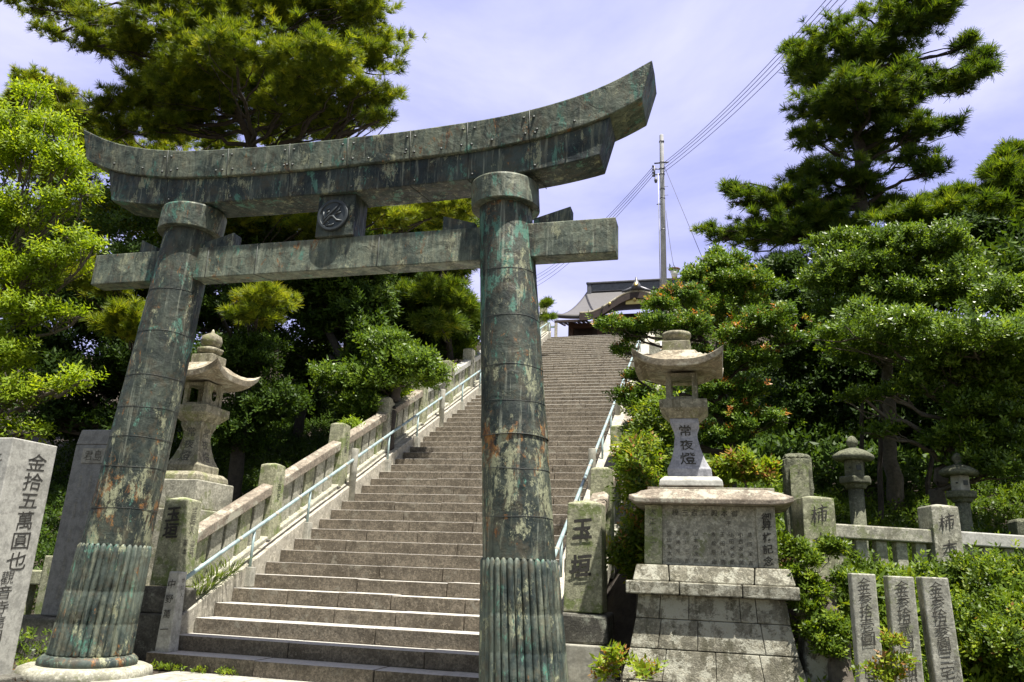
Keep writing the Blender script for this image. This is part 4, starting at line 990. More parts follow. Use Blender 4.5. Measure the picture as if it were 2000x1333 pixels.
def sample_clumps(clumps, n, rng, sub=12, subr=.42, shell=.75, flat=1., up=.6, spikes=0):
    """clumps: (centre, (rx,ry,rz)); each splits into smaller lumps; returns sprig positions, directions and height-in-lump 0..1"""
    vol = np.array([(c[1][0] * c[1][2]) for c in clumps]); cnt = np.maximum((n * vol / vol.sum()).astype(int), 20)
    Ps, Ds, Hs = [], [], []
    for (c, r), m in zip(clumps, cnt):
        c = np.array(c); r = np.array(r)
        k = max(4, int(sub)); d = rng.normal(size=(k, 3)); d /= np.linalg.norm(d, axis=1, keepdims=True)
        d[:, 2] = d[:, 2] * .8 + .12
        cc = c + d * r * rng.uniform(.35, .82, (k, 1)); rr = r.mean() * subr * rng.uniform(.6, 1.25, k)
        which = rng.integers(0, k, m); q = rng.normal(size=(m, 3)); q /= np.linalg.norm(q, axis=1, keepdims=True)
        q[:, 2] = np.where(q[:, 2] < -.25, -q[:, 2] * .6, q[:, 2])
        rad = rng.uniform(shell, 1.06, m) ** 1.0
        rad = np.where(rng.random(m) < .28, rng.uniform(.1, 1., m), rad)
        loc = q * rad[:, None] * rr[which][:, None] * np.array([1, 1, flat])
        if spikes:
            ms = int(m * spikes); kk = max(4, int(m * spikes / 8)); sd = rng.normal(size=(kk, 3)); sd /= np.linalg.norm(sd, axis=1, keepdims=True); sd[:, 2] = np.abs(sd[:, 2]) * .7 + .05
            sw = rng.integers(0, kk, ms); st_ = sd[sw] * rng.uniform(.5, 1.1 + .35 * rng.random(kk)[sw][:, None], (ms, 1))
            Ps.append(c + st_ * r + rng.normal(scale=.03, size=(ms, 3))); Ds.append(sd[sw] + np.array([0, 0, .5]) + rng.normal(scale=.15, size=(ms, 3))); Hs.append(np.full(ms, .8))
        P = cc[which] + loc; D = q + np.array([0, 0, up]) + rng.normal(scale=.35, size=(m, 3)) + (P - c) / r.mean() * .35
        Ps.append(P); Ds.append(D); Hs.append(np.clip((P[:, 2] - c[2]) / (2 * r[2]) + .5, 0, 1))
    return np.concatenate(Ps), np.concatenate(Ds), np.concatenate(Hs)
def wander(a, b, rng, n=7, amp=.06):
    a = np.array(a); b = np.array(b); L = np.linalg.norm(b - a); pts = []
    off = np.cumsum(rng.normal(scale=amp * L / math.sqrt(n), size=(n + 1, 3)), 0); off -= np.linspace(0, 1, n + 1)[:, None] * off[-1]; off -= off[0] * (1 - np.linspace(0, 1, n + 1))[:, None]
    for i, t in enumerate(np.linspace(0, 1, n + 1)): pts.append(a + (b - a) * t + off[i])
    return pts
def limbs(mb, base, fork_list, clumps, r0, rng, twigs=5):
    """trunk polyline `fork_list` (points), limb to each clump from nearest lower trunk point, twigs inside the clump"""
    F_ = [np.array(p, float) for p in fork_list]; n = len(F_); rad = [r0 * (1 - .62 * i / (n - 1)) for i in range(n)]
    dense = []; dr = []
    for i in range(n - 1):
        for t in np.linspace(0, 1, 5)[: None if i == n - 2 else -1]:
            dense.append(F_[i] + (F_[i + 1] - F_[i]) * t + rng.normal(scale=r0 * .18, size=3) * (0 < i + t)); dr.append(rad[i] + (rad[i + 1] - rad[i]) * t)
    dr[0] *= 1.35; mb.tube(dense, dr, 12)
    for c, r in clumps:
        c = np.array(c); d = [np.linalg.norm(p - c) + (max(0, p[2] - c[2] + .2) * 2.2) for p in dense]; j = int(np.argmin(d)); a = dense[j]
        L = np.linalg.norm(c - a); ra = min(dr[j] * .6, .02 + .022 * L)
        pts = wander(a, c, rng, 7, .10); mb.tube(pts, list(np.linspace(ra, ra * .4, len(pts))), 7)
        for _ in range(twigs):
            q = rng.normal(size=3); q /= np.linalg.norm(q); q[2] = abs(q[2]) * .7 + .1 if rng.random() < .7 else q[2] * .5
            s = pts[rng.integers(3, len(pts))]; e = c + q * np.array(r) * .8
            w = wander(s, e, rng, 5, .12); mb.tube(w, list(np.linspace(ra * .4, ra * .12, len(w))), 5)
def px_clumps(lst, Y, ysq=.8, ky=1.0):
    out_ = []
    for e in lst:
        u, v, ru, rv_ = e[:4]; yy = Y + (e[4] if len(e) > 4 else 0)
        c = W(u, v, yy); dist = np.dot(c - CAM, R[2]); k = dist / F
        out_.append((c, (ru * k, max(ru, rv_) * k * ysq, rv_ * k)))
    return out_
def tree(name, label, cat, group, clumps, trunk, r0, mat, bark, n, tmpl, seed, sub=12, subr=.42, flat=1., up=.6, scale=(.8, 1.2), vb=(.25, .45), vvar=.35, shell=.7, twigs=5, crown='crown', fn=None, spikes=0):
    rng = np.random.default_rng(seed); base = np.array(trunk[0], float)
    T = thing(name, label, cat, tuple(base), group)
    mb = MB(); limbs(mb, base, trunk, clumps, r0, rng, twigs); part('trunk', mb, bark, T)
    P, D, Hh = sample_clumps(clumps, n, rng, sub, subr, shell, flat, up, .30 if name == 'pine_tree' else .07)
    v = vb[0] + (vb[1]) * rng.random(len(P)) ** 1.2
    if fn: v = fn(P, Hh, v, rng)
    foliage(crown, P, D, tmpl, mat, T, rng, scale, v, vvar)
    return T
r_ = np.random.default_rng(11)
NEED = [needle_template(34, .17, .011, r_) for _ in range(4)]
NEEDB = [needle_template(30, .24, .018, r_) for _ in range(4)]
SPR = [sprig_template(8, .085, .04, .14, r_) for _ in range(5)]
SPRB = [sprig_template(8, .12, .058, .2, r_) for _ in range(5)]
SPRS = [sprig_template(9, .055, .027, .09, r_) for _ in range(5)]
SPRL = [sprig_template(9, .095, .036, .2, r_, .6, .12) for _ in range(5)]
def gz(p): return (p[0], p[1], float(hgt(p[0], p[1])) - .1)
def trunk_px(pts, Y):       # pts: pixel polyline from the top of the trunk down is extended to the ground
    P = [W(u, v, Y + (e[0] if e else 0)) for u, v, *e in pts]; b = P[0].copy(); P.insert(0, np.array(gz(b))); return P

# --- left big pine
cl = px_clumps([(500, 30, 150, 60), (330, 40, 140, 60, -1), (660, 60, 120, 60, 1), (740, 120, 62, 42, .5), (610, 130, 120, 60, -1), (430, 120, 130, 60, -1), (290, 110, 110, 50), (200, 55, 80, 30),
                (130, 25, 75, 26), (60, 14, 48, 18, -.5), (180, 92, 60, 22, -.5), (100, 70, 36, 14, -1), (740, 190, 55, 28), (650, 200, 100, 40), (560, 215, 80, 30), (380, 200, 110, 42), (280, 190, 80, 38), (215, 215, 45, 22, .5),
                (500, 170, 90, 40, 1), (600, 0, 120, 50, 2), (400, -40, 160, 60), (620, -60, 130, 60), (300, 250, 60, 24), (455, 110, 90, 40, -2), (700, 20, 60, 40, 0), (740, 235, 36, 14), (300, 245, 70, 26, 1), (390, 255, 70, 20, 1), (470, 235, 70, 24, 2), (560, 250, 70, 22, 1), (640, 245, 60, 24, 1), (700, 232, 60, 24, 1), (230, 260, 50, 24, 1), (350, 225, 80, 30, 2), (150, 240, 60, 30, 2), (560, 170, 100, 40, 2), (340, 165, 100, 40, 2)], 15.5, .9)
tree('pine_tree', 'big spreading pine over the left half of the gate', 'pine tree', 'pine trees', cl, trunk_px([(690, 800, 2.5), (680, 600, 2.5), (600, 400, 2), (490, 285, .5), (450, 180), (470, 40)], 16), .2, PINE, BARK, 13500, NEED, 21, 46, .25, .8, .9, (.85, 1.4), (.12, .62), .22, .6, 7)
# --- second pine lower, seen between the beams and at the left of the left pillar
cl = px_clumps([(470, 440, 110, 34), (600, 445, 80, 30), (740, 430, 70, 34, 1), (840, 425, 80, 30, 2), (890, 410, 60, 20, 2), (250, 430, 100, 44, 1), (150, 440, 80, 44, 2), (80, 470, 70, 50, 2), (110, 360, 80, 40, 2), (60, 180, 55, 40, 1.5), (110, 210, 60, 50, 2), (30, 230, 50, 50, 2), (160, 260, 60, 50, 2), (200, 320, 70, 34, 2), (340, 400, 100, 40, 2), (520, 590, 70, 26, -3), (250, 640, 62, 48, -4.5), (500, 625, 60, 20, -3), (190, 560, 70, 34, -3.5), (380, 470, 90, 34, 1), (300, 330, 100, 40, 3), (330, 275, 60, 22, 3), (430, 285, 60, 18, 3), (540, 275, 60, 20, 3), (640, 262, 60, 20, 3), (240, 300, 60, 26, 2)], 17, .9)
tree('pine_tree', 'lower pine with yellowish tufts showing under the top beam and behind the left pillar', 'pine tree', 'pine trees', cl, trunk_px([(420, 620), (400, 520), (380, 430), (330, 340)], 17.5), .13, PINE, BARK, 11000, NEED, 22, 36, .28, .8, .8, (.9, 1.4), (.2, .68), .25, .6, 5)
# --- pine right of centre behind the gate
cl = px_clumps([(850, 590, 70, 40), (830, 540, 60, 40, 1), (900, 520, 50, 50, 1), (860, 640, 48, 26, -.5), (820, 470, 70, 30, 1), (900, 460, 50, 34, 2), (900, 610, 40, 30), (770, 500, 40, 30, 2)], 21, .9)
tree('pine_tree', 'small rounded pine between the gate beams and the right pillar', 'pine tree', 'pine trees', cl, trunk_px([(880, 700), (870, 600), (860, 480)], 21.5), .14, PINED, BARK, 3800, NEEDB, 23, 16, .44, .9, .8, (.8, 1.2), (.25, .6), .25, .6, 4)
cl = px_clumps([(1070, 598, 9, 12), (1066, 624, 10, 8)], 27)
tree('pine_tree', 'tiny pine tip peeping out beside the right pillar below the sky', 'pine tree', 'pine trees', cl, trunk_px([(1045, 640), (1062, 610)], 27), .05, PINED, BARK, 70, NEEDB, 24, 6, .5, 1, .8, (.8, 1.1), (.3, .4), .25, .5, 2)
# --- tall pine on the right
cl = px_clumps([(1640, 110, 90, 66), (1720, 150, 80, 60, 1), (1580, 150, 45, 70), (1760, 60, 70, 60), (1820, 40, 50, 50), (1765, 10, 60, 40), (1700, 190, 110, 50, -1), (1800, 170, 60, 40), (1880, 165, 52, 40), (1915, 130, 38, 36), (1890, 90, 32, 20), (1650, 230, 80, 40), (1590, 275, 50, 26), (1750, 220, 60, 30), (1700, 290, 90, 30, 1), (1800, 262, 75, 26), (1850, 250, 30, 14), (1600, 350, 75, 32), (1560, 385, 42, 22), (1690, 350, 60, 26), (1820, 335, 40, 26), (1780, 310, 40, 18), (1520, 400, 50, 22), (1460, 395, 44, 18), (1425, 375, 26, 14), (1410, 465, 40, 12), (1385, 450, 24, 10), (1470, 470, 60, 20), (1540, 460, 70, 30), (1600, 430, 70, 34), (1840, 10, 40, 40), (1590, 220, 40, 30), (1530, 520, 60, 26), (1700, 400, 90, 30, 1), (1640, 460, 60, 40), (1545, 100, 18, 22), (1682, 25, 12, 14), (1650, 45, 12, 12), (1500, 440, 60, 20)], 19.5, .85)
tree('pine_tree', 'tall dark pine against the sky on the right', 'pine tree', 'pine trees', cl, trunk_px([(1690, 560), (1682, 400), (1680, 300), (1672, 180), (1720, 60)], 20), .23, PINED, BARK, 6600, NEEDB, 25, 44, .20, .9, .75, (.6, 1.1), (.12, .6), .25, .6, 7)
cl = px_clumps([(1900, 440, 80, 40), (1990, 380, 60, 60), (1960, 330, 34, 30), (1980, 300, 14, 16), (1800, 440, 80, 30), (2000, 460, 80, 40), (1860, 400, 60, 24, 1), (2060, 380, 60, 50)], 17.5, .85)
tree('pine_tree', 'lower pine at the right edge behind the glossy tree', 'pine tree', 'pine trees', cl, trunk_px([(1960, 620), (1950, 500), (1960, 400)], 18), .15, PINED, BARK, 4200, NEEDB, 26, 34, .26, .75, .75, (.75, 1.1), (.2, .6), .25, .6, 6)

# --- bright green tree at the left edge
cl = px_clumps([(60, 320, 80, 60), (20, 260, 60, 60), (100, 250, 60, 34), (130, 330, 60, 40), (40, 430, 80, 50), (120, 410, 60, 26), (30, 540, 90, 60), (110, 520, 60, 40), (140, 470, 40, 18), (60, 620, 80, 44), (20, 700, 70, 50), (20, 780, 60, 50), (80, 850, 20, 10), (110, 765, 44, 18), (150, 750, 50, 14), (180, 490, 30, 16), (60, 190, 44, 26), (160, 380, 34, 18), (150, 620, 30, 10), (10, 850, 50, 26), (-60, 500, 90, 150), (-60, 300, 90, 120), (-60, 700, 90, 100)], 9.6, .7)
tree('broadleaf_tree', 'bright yellow-green leafy tree at the left edge of the gate', 'tree', 'broadleaf trees', cl, [np.array(gz((-8.2, 10.6))), (-8.1, 10.5, 2.0), (-7.8, 10.2, 3.6), (-7.4, 10, 5.0)], .16, LIME, BARKL, 5500, SPRL, 31, 16, .46, .75, .7, (.7, 1.15), (.15, .65), .3, .5, 7)

# --- dark woodland left behind the fence
woods = [
 ('dark evergreen tree behind the jewel-topped lantern', [(430, 720, 90, 60), (380, 800, 70, 60), (500, 700, 70, 50), (450, 860, 80, 60), (520, 800, 70, 60), (480, 610, 80, 60, 2), (400, 620, 60, 50, 2)], 14.5, (470, 850), 5200, SPR, DARKL, .1, .45),
 ('tall dark tree with a vine-wrapped trunk in the middle of the woodland', [(620, 560, 90, 60), (700, 520, 80, 60), (560, 520, 80, 40, 1), (700, 610, 60, 80, .5), (640, 640, 70, 60, 1), (720, 700, 26, 120), (600, 720, 60, 60, 2), (690, 820, 20, 60)], 17.5, (705, 800), 6500, SPRB, DARKL, .15, .6),
 ('leafy evergreen shrub tree with pale sprays left of the fence posts', [(670, 750, 60, 34), (740, 760, 60, 40), (790, 720, 60, 50), (760, 690, 50, 40), (830, 740, 40, 30), (720, 800, 50, 30)], 16.0, (760, 830), 4200, SPR, BROAD, .2, .6),
 ('dark leafy tree rising above the upper fence posts', [(860, 680, 60, 34), (800, 650, 60, 50), (760, 600, 60, 50), (900, 670, 40, 26), (870, 700, 40, 20), (770, 540, 50, 50), (920, 640, 30, 30)], 22, (840, 720), 4200, SPRB, BROAD, .1, .55),
 ('dim tree at the back of the woodland behind the left pillar', [(300, 560, 110, 80), (200, 650, 100, 80), (120, 600, 90, 80), (300, 720, 100, 80), (180, 760, 110, 70), (60, 700, 90, 90), (100, 830, 110, 60), (260, 850, 90, 60), (-80, 700, 120, 90), (-90, 820, 120, 70), (-260, 760, 140, 110), (-260, 620, 120, 80)], 15.5, (220, 860), 11500, SPRB, DARKL, .05, .35),
 ('broad dark tree deep in the woodland behind the tie beam', [(520, 520, 120, 60), (640, 480, 120, 60), (760, 470, 100, 50), (880, 480, 80, 60), (420, 520, 90, 70), (600, 600, 120, 60), (480, 660, 100, 60), (800, 600, 100, 60), (600, 800, 100, 80), (820, 690, 60, 50), (520, 880, 100, 60)], 22.5, (600, 700), 9500, SPRB, DARKL, .05, .45),
]
for i, (lab, L_, Y, tr, n, tm, mt, v0, v1) in enumerate(woods):
    cl = px_clumps(L_, Y, .9); topc = max(cl, key=lambda c: c[0][2])[0]
    b = W(tr[0], tr[1], Y); tk = [np.array(gz(b)), b + Z_ * .3, (b + topc) / 2 + .2 * X_, topc]
    tree('broadleaf_tree', lab, 'tree', 'woodland trees left of the steps', cl, tk, .17, mt, BARK, n, tm, 40 + i, 18, .48, .9, .6, (.9, 1.5), (v0, v1), .3, .6, 4)
# bare trunks in the shade
for i, (u, Y, lab) in enumerate(((470, 19, 'bare dark trunk in the woodland right of the jewel-topped lantern'), (575, 20, 'thin dark trunk near the middle of the shaded woodland'), (225, 14, 'slender trunk in the shade between the dark stele and the left pillar'))):
    b = W(u, 900, Y); g = np.array(gz(b)); mb = MB(); pts = wander(g, g + np.array([.3, 0, 6.5]), np.random.default_rng(i), 9, .04); mb.tube(pts, list(np.linspace(.15, .07, len(pts))), 10)
    o = part('bare_tree', mb, BARK, org=tuple(g)); tag(o, lab, 'tree')
# overhead canopy behind (keeps the woodland dark as in the photograph)
cl = [((-7.5, 19, 9.6), (3.2, 3.5, 1.5)), ((-11, 17, 9.2), (3.2, 3.5, 1.5)), ((-6.6, 24.5, 11.4), (2.4, 3, 1.3)), ((-12.5, 23, 11), (4, 4, 2)), ((-15, 15, 8), (3.5, 4, 2.4)), ((-9, 28, 13.2), (3, 3, 1.6)), ((-10, 21, 10.5), (3, 3, 1.6))]
tree('broadleaf_tree', 'large tree whose high crown roofs the woodland left of the steps', 'tree', 'woodland trees left of the steps', cl, [np.array(gz((-9.5, 20.5))), (-9.5, 20.5, 7), (-9.2, 20.6, 9)], .3, DARKL, BARK, 5200, SPRB, 60, 14, .42, .9, .6, (1.2, 1.8), (.15, .5), .3, .6, 4)

# --- clipped cloud tree with red tips
def redtips(P, Hh, v, rng): return np.where((Hh > .72) & (rng.random(len(P)) < .22), rng.uniform(.84, 1., len(P)), np.minimum(v, .74))
cl = px_clumps([(1188, 640, 34, 18), (1230, 655, 40, 26), (1290, 640, 50, 26), (1215, 690, 24, 14), (1240, 740, 26, 14), (1238, 785, 44, 28), (1350, 650, 50, 30), (1500, 640, 78, 30), (1440, 665, 50, 26), (1450, 712, 66, 30), (1540, 670, 44, 20), (1380, 770, 50, 20), (1460, 770, 50, 22), (1400, 730, 40, 26), (1490, 835, 74, 30), (1430, 810, 44, 28), (1290, 860, 44, 34), (1250, 850, 30, 24), (1410, 860, 50, 30), (1330, 590, 54, 26, 1), (1290, 600, 36, 16), (1350, 700, 40, 24)], 12.3, .9)
tree('clipped_tree', 'cloud-pruned evergreen with reddish shoots behind the lantern on the monument', 'tree', 'broadleaf trees', cl, trunk_px([(1425, 930), (1420, 850), (1405, 790), (1425, 730), (1400, 680)], 12.4), .12, MAKI, BARK, 7500, SPRS, 71, 18, .36, .8, 1., (.8, 1.25), (.15, .5), .2, .7, 4, fn=redtips)
# --- rounded light tree left of the tall pine
cl = px_clumps([(1400, 560, 70, 50), (1350, 590, 60, 40), (1460, 570, 60, 50), (1420, 520, 50, 26), (1380, 620, 70, 40), (1450, 640, 60, 40), (1370, 540, 34, 18), (1400, 500, 16, 12), (1300, 600, 40, 20)], 15.8, .9)
tree('broadleaf_tree', 'fresh green leafy tree below the gap between the pole and the tall pine', 'tree', 'broadleaf trees', cl, trunk_px([(1410, 700), (1410, 600), (1405, 540)], 16), .12, MAKI, BARK, 4200, SPR, 72, 16, .4, .9, .8, (.7, 1.1), (.35, .4), .25, .7, 5, fn=lambda P, H, v, r: np.minimum(v, .8))
# --- large glossy trees right
cl = px_clumps([(1640, 500, 60, 50), (1620, 560, 70, 50), (1700, 540, 70, 60), (1660, 620, 80, 50), (1760, 500, 80, 50), (1740, 600, 90, 50), (1790, 660, 90, 40), (1700, 690, 80, 40), (1850, 560, 90, 60), (1700, 475, 40, 30), (1640, 650, 60, 30), (1850, 490, 70, 40)], 14.3, .85)
tree('broadleaf_tree', 'dense glossy evergreen tree filling the right side below the tall pine', 'tree', 'broadleaf trees', cl, trunk_px([(1740, 900), (1735, 780), (1730, 660), (1740, 560)], 14.6), .15, BROAD, BARKL, 10500, SPR + SPRS[:3], 73, 16, .40, .85, .8, (.75, 1.15), (.2, .65), .3, .7, 5)
cl = px_clumps([(1960, 600, 70, 60), (1900, 680, 90, 44), (1960, 740, 80, 50), (1840, 720, 80, 34), (1800, 760, 60, 26), (1900, 800, 80, 44), (1980, 850, 70, 60), (1690, 780, 50, 12), (1740, 775, 40, 10), (1720, 850, 44, 14), (1940, 920, 80, 44), (1860, 860, 60, 30), (2050, 700, 80, 150)], 12.6, .85) + [((8.0, 12.0, 4.6), (1.0, .9, .3)), ((6.7, 12.4, 4.9), (1.0, .9, .3)), ((7.3, 13.2, 5.1), (1.1, .9, .3))]
tree('broadleaf_tree', 'spreading glossy evergreen reaching in from the right edge over the small lanterns', 'tree', 'broadleaf trees', cl, trunk_px([(1830, 960), (1850, 880), (1900, 780), (1960, 680)], 13), .13, BROAD, BARKL, 10000, SPR + SPRS[:2], 74, 15, .38, .75, .8, (.75, 1.1), (.2, .65), .3, .7, 6)
cl = px_clumps([(1640, 760, 80, 60), (1560, 800, 60, 60), (1700, 850, 90, 50), (1820, 820, 100, 60), (1620, 880, 80, 50), (1560, 620, 60, 60), (1540, 720, 50, 60), (1900, 900, 100, 60), (1760, 930, 80, 40), (1540, 540, 50, 40), (1600, 660, 70, 60), (1750, 740, 100, 60), (1950, 780, 100, 80), (1990, 560, 60, 60), (1800, 560, 100, 60), (1900, 480, 100, 40), (1490, 600, 40, 40)], 17.2, .8)
tree('broadleaf_tree', 'dim dark tree at the back of the shaded hillside on the right', 'tree', 'broadleaf trees', cl, trunk_px([(1650, 900), (1660, 780), (1640, 650)], 17.6), .14, DARKL, BARK, 11000, SPRB, 75, 20, .5, .9, .6, (.8, 1.2), (.05, .35), .3, .7, 3)
for i, (u, v, Y, lab) in enumerate(((1690, 780, 13.6, 'slim vine-covered trunk just behind the small mushroom-capped lantern'), (1655, 800, 14.2, 'grey bare trunk left of the small mushroom-capped lantern'), (1790, 850, 14.5, 'thin leaning trunk in shade between the two small lanterns'))):
    b = W(u, v, Y); g = np.array(gz(b)); mb = MB(); pts = wander(g, b + Z_ * .1 + X_ * .25, np.random.default_rng(i + 9), 8, .035); mb.tube(pts, list(np.linspace(.05, .03, len(pts))), 9)
    o = part('bare_tree', mb, BARK, org=tuple(g)); tag(o, lab, 'tree')
# high canopy over the right hillside
cl = [((9.5, 16.5, 6.9), (2.6, 2, .9)), ((12, 15, 6.5), (2.5, 2.5, 1.2)), ((8, 18.5, 7.6), (2, 2, .9)), ((12, 19.5, 8.6), (3, 3, 1.6))]
tree('broadleaf_tree', 'wide evergreen crown beyond the right edge shading the hillside', 'tree', 'broadleaf trees', cl, [np.array(gz((10.5, 17))), (10.5, 17, 5.4), (10.4, 17, 6.4)], .2, DARKL, BARK, 3400, SPRB, 76, 14, .42, .9, .6, (1.2, 1.7), (.15, .5), .3, .6, 4)

# --- ground cover: ivy over the right bank, undergrowth
def cover(name, label, cat, pts_fn, n, tmpl, mat, seed, vb=(.2, .6), scale=(.6, 1.1), lift=.25, kind='stuff'):
    rng = np.random.default_rng(seed); P = pts_fn(n, rng); P[:, 2] += rng.random(len(P)) ** 1.5 * lift
    D = rng.normal(scale=.55, size=P.shape) + np.array([.1, -.55, .9])
    lump = .5 + .5 * np.sin(P[:, 0] * 5.1 + P[:, 1] * 3.3) * np.cos(P[:, 1] * 4.7 - P[:, 0] * 2.1 + P[:, 2] * 4)
    o = foliage(name, P, D, tmpl, mat, None, rng, scale, vb[0] + vb[1] * (.5 * rng.random(len(P)) + .5 * lump), .3, org=tuple(P.mean(0)))
    tag(o, label, cat, kind=kind); return o
def bank(x0, x1, y0, y1):
    def f(n, rng):
        x = rng.uniform(x0, x1, n); y = rng.uniform(y0, y1, n); z = hgt(x, y)
        lump = .20 * (np.sin(x * 5.7 + y * 3) * np.cos(x * 3.1 - y * 6.3) + .6 * np.sin(x * 11 - y * 9) + 1) * sstep((y - 8.0) / .5) * (1 - .6 * sstep((y - 8.7) / .5))
        return np.stack([x, y, z + lump * rng.random(n)], 1)
    return f
cover('ivy', 'bright ivy and creepers covering the bank around the three slabs and the rail fence', 'ground cover', bank(5.1, 10.5, 7.9, 9.5), 15000, SPRS + SPR[:2] + SPRL[:1], IVY, 81, (.05, .78), (.5, 1.3), .18)
cover('ivy', 'denser ivy tangled along the foot of the pale rail fence', 'ground cover', bank(5.55, 10.5, 9.0, 9.75), 4200, SPRS, IVY, 85, (.05, .65), (.7, 1.2), .30)
cover('undergrowth', 'low leafy undergrowth on the shaded slope right of the steps', 'undergrowth', bank(3.3, 12, 10.0, 15), 12000, SPR, IVY, 82, (.05, .5), (.6, 1.1), .18)
cover('undergrowth', 'dark undergrowth further up the hillside right of the steps', 'undergrowth', bank(3.1, 16, 15, 27), 14000, SPRB, DARKL, 86, (.1, .5), (.9, 1.6), .5)
cover('undergrowth', 'dark undergrowth under the trees left of the steps', 'undergrowth', bank(-14, -3.3, 10.6, 22), 16000, SPR, DARKL, 83, (.1, .5), (.7, 1.3), .3)
cover('undergrowth', 'sparse weeds at the foot of the dark stele and low fence', 'weeds', bank(-7.5, -3.1, 8.3, 10.6), 900, SPRS, IVY, 84, (.1, .5), (.7, 1.3), .15)
def shrub(name, label, cat, cl, n, tm, mat, seed, base, vb=(.2, .6), grp=None, flat=1., scale=(.7, 1.1), r0=.025):
    return tree(name, label, cat, grp, cl, [np.array(base), np.array(base) + Z_ * .15, np.array(cl[0][0])], r0, mat, BARKL, n, tm, seed, 9, .45, flat, .8, scale, vb, .3, .5, 3, crown='foliage')
g = 'creepers along the right fence'
shrub('shrub', 'feathery green shrub growing between the right post and the monument', 'shrub', [((3.56, 9.6, 1.72), (.20, .25, .30)), ((3.50, 9.7, 2.25), (.19, .25, .30)), ((3.46, 10.2, 2.7), (.24, .3, .3)), ((3.58, 9.6, 1.35), (.18, .2, .28)), ((3.66, 9.9, 2.2), (.2, .2, .3)), ((3.34, 9.5, 1.5), (.08, .15, .3)), ((3.38, 9.8, 2.5), (.12, .15, .2))], 1300, SPRL, IVY, 91, (3.5, 9.6, .9), (.25, .7), g)
shrub('shrub', 'leafy creeper mass over the right fence above the feathery shrub', 'shrub', [((3.42, 11.2, 2.75), (.28, .4, .35)), ((3.35, 12.2, 3.1), (.3, .4, .3)), ((3.6, 11.5, 3.3), (.4, .5, .5)), ((3.15, 14.5, 4.3), (.35, .6, .4)), ((3.5, 13.2, 3.5), (.3, .5, .4))], 2000, SPRL, IVY, 92, (3.3, 11.4, 1.9), (.15, .6), g)
shrub('shrub', 'light green shrub right of the lantern base behind the monument', 'shrub', [(W(1450, 925, 10.2), (.32, .3, .2)), (W(1410, 940, 10.2), (.2, .2, .16)), (W(1480, 935, 10.3), (.2, .2, .14))], 700, SPR, IVY, 93, (4.95, 10.2, 1.4), (.4, .6))
shrub('plant', 'broad-leaved weed at the foot of the right block beside the monument', 'plant', [(W(1205, 1300, 8.1), (.20, .12, .06)), (W(1255, 1322, 8.05), (.14, .1, .05)), (W(1185, 1325, 8.2), (.10, .08, .06))], 42, SPRB, IVY, 94, tuple(W(1215, 1335, 8.1)), (.5, .5), scale=(.5, .8), r0=.008)
shrub('shrub', 'leafy creeper hanging down the right side of the monument', 'shrub', [(W(1560 + 22 * math.sin(i * 2.1) + i * 5, 1085 + i * 20, 8.62 - i * .03), (.07 + .03 * math.sin(i * 3), .12, .10)) for i in range(11)] + [(W(1625, 1080, 8.9), (.14, .2, .1)), (W(1650, 1150, 8.7), (.12, .2, .12)), (W(1640, 1240, 8.4), (.08, .2, .12))], 1500, SPRS, IVY, 95, (5.3, 8.7, .3), (.1, .6))
shrub('shrub', 'young shoots rising in front of the leftmost and middle donor slabs', 'shrub', [(W(1738, 1262, 7.3), (.09, .06, .035)), (W(1750, 1300, 7.3), (.12, .06, .03)), (W(1705, 1318, 7.3), (.12, .06, .03)), (W(1735, 1330, 7.3), (.10, .06, .05))], 60, SPRS, IVY, 96, tuple(W(1735, 1340, 7.3)), (.5, .5), r0=.006)
shrub('shrub', 'bushy shrub with a few dead twigs at the right edge below the rail', 'shrub', [(W(1960, 1150, 9.0), (.5, .4, .3)), (W(1930, 1230, 8.6), (.5, .4, .3)), (W(1990, 1290, 8.3), (.5, .4, .3))], 2600, SPRS, IVY, 97, (7.6, 8.8, .5), (.05, .75))
# greenery on top of the left fence
for i, (u, v, Y, rr) in enumerate(((770, 770, 17, .3), (860, 725, 19.5, .42), (912, 690, 22, .4), (690, 850, 15, .25))):
    c = W(u, v, Y); c[0] = min(c[0], -2.95)
    shrub('shrub', ['bright leaves poking over the third visible fence rail', 'broad bright leaves above the fence just left of the right pillar', 'leaf tuft beside the highest fence post left of the right pillar', 'small leaf tuft behind the second fence post'][i], 'shrub', [(c, (rr * 1.3, rr, rr * .7))], 240, SPRL, LIME, 110 + i, tuple(c - Z_ * 1.0), (.1, .5), 'leafy tufts behind the left fence')
# ivy-wrapped leaning stump right of the monument
mb = MB(); a = W(1650, 1340, 8.3); b = W(1600, 1130, 8.8); mb.tube(wander(a - Z_ * .3, b, np.random.default_rng(5), 6, .05), [.13, .12, .11, .1, .1, .09, .08], 10)
o = part('tree_stump', mb, BARKL, org=tuple(a)); tag(o, 'leaning grey stump wrapped in ivy right of the monument base', 'stump')
mb = MB(); c = W(1597, 1250, 8.6); mb.frust(c[0], 8.65, .0, .95, .42, .5, .26, .4, .1); o = part('boulder', mb, MONU, org=(c[0], 8.65, 0), bevel=.05); tag(o, 'pale rough boulder against the right side of the monument base', 'boulder')
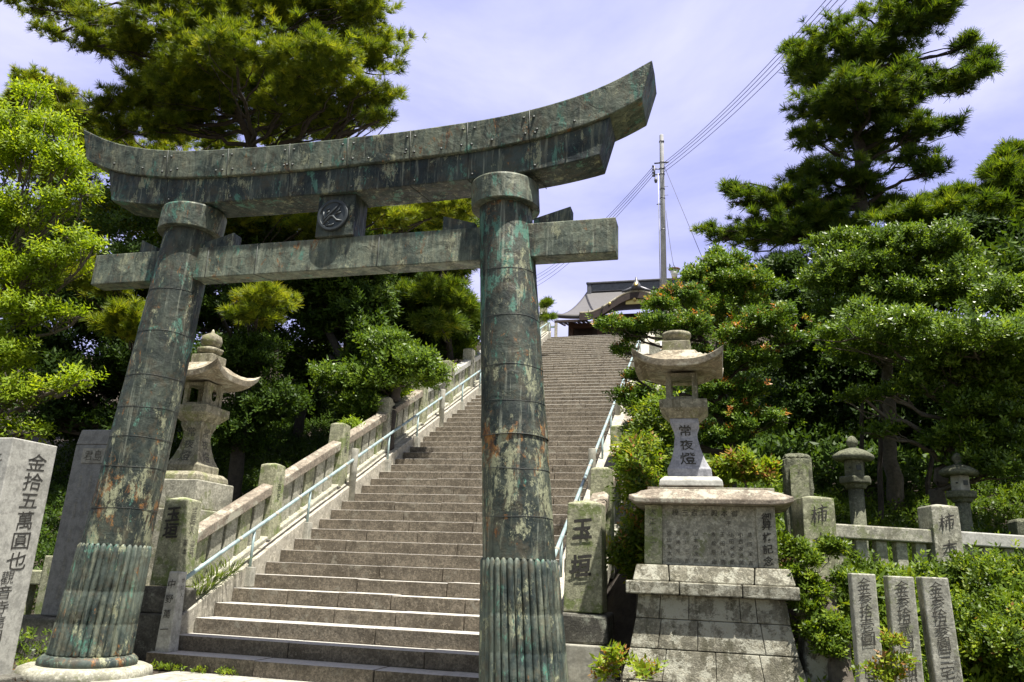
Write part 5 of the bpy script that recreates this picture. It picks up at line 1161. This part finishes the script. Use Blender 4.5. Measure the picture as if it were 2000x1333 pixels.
# grass by the left fence
def blades(centres, n, rng, h=.35, spread=.12):
    V = []
    for c in centres:
        for _ in range(n):
            a = rng.uniform(0, 6.28); b = np.array(c) + np.array([math.cos(a), math.sin(a), 0]) * rng.uniform(0, spread); l = h * rng.uniform(.5, 1.1)
            d = np.array([math.cos(a) * .6 + .25, math.sin(a) * .6, 1.]); s = np.cross(d, [0, 0, 1.]); s = s / np.linalg.norm(s) * .006
            m = b + d * l * .5; t = m + (d * np.array([1.6, 1.6, .35])) * l * .5; V += [[b - s, b + s, m + s, m - s], [m - s, m + s, t + s * .2, t - s * .2]]
    return np.array(V).reshape(-1, 3)
rng = np.random.default_rng(3); B = blades([(-2.53, 9.95, .78), (-2.5, 10.15, .9), (-2.52, 10.35, 1.0), (-2.5, 10.6, 1.1), (-2.56, 9.85, .75)], 60, rng, .42)
foliage('grass_tuft', np.zeros((1, 3)), np.array([[0, 0, 1.]]), [B @ rotmats(np.array([[0, 0, 1.]]), np.random.default_rng(0))[0]], GRASSM, None, np.random.default_rng(0), (1, 1), org=(-2.5, 10.1, .85))
o = COL.objects[-1] if False else bpy.data.objects['grass_tuft']; tag(o, 'long arching grass growing out of the kerb by the left inscribed post', 'grass', kind='stuff')
def weeds(lst, name, label, seed, tm=SPRS, mat=IVY, n=14, r=.06):
    rng = np.random.default_rng(seed); P = np.concatenate([np.array(c) + rng.normal(scale=r, size=(n, 3)) * np.array([1, .6, .25]) for c in lst]); P[:, 2] = np.abs(P[:, 2] - 0) 
    D = rng.normal(scale=.5, size=P.shape) + np.array([0, 0, 1.]); o = foliage(name, P, D, tm, mat, None, rng, (.4, .8), np.full(len(P), .6), .4, org=tuple(P.mean(0))); tag(o, label, 'weeds', kind='stuff')
weeds([(-1.9, 8.80, .03), (-1.55, 8.80, .03), (-1.2, 8.81, .03), (-2.1, 8.8, .03)], 'weeds', 'small weeds in the joint at the foot of the lowest step', 5)
weeds([(-3.2, 7.9, .03), (-3.45, 8.2, .03), (-3.3, 8.4, .03)], 'weeds', 'small weeds by the plinth of the left pillar', 6)
rng = np.random.default_rng(8); n = 900; P = np.stack([rng.uniform(-5.2, -2.6, n), rng.uniform(7.2, 8.9, n), rng.uniform(.0, .02, n)], 1)
o = foliage('leaf_litter', P, rng.normal(scale=.4, size=(n, 3)) + np.array([0, 0, .2]), [sprig_template(1, .05, .03, .01, rng, .2)], LITTER, None, rng, (.5, 1), None, .9, org=(-3.9, 8, 0)); tag(o, 'dry brown fallen leaves on the soil behind the left pillar base', 'leaf litter', kind='stuff')
n = 500; P = bank(5.0, 6.2, 10.0, 11.2)(n, rng); 
o = foliage('leaf_litter', P, rng.normal(scale=.6, size=(n, 3)) + np.array([0, -.3, .6]), [sprig_template(1, .12, .03, .01, rng, .5)], LITTER, None, rng, (.6, 1.4), None, .9, org=tuple(P.mean(0))); tag(o, 'heap of dry brown leaves and twigs beside the rough mossy upright stone', 'leaf litter', kind='stuff')
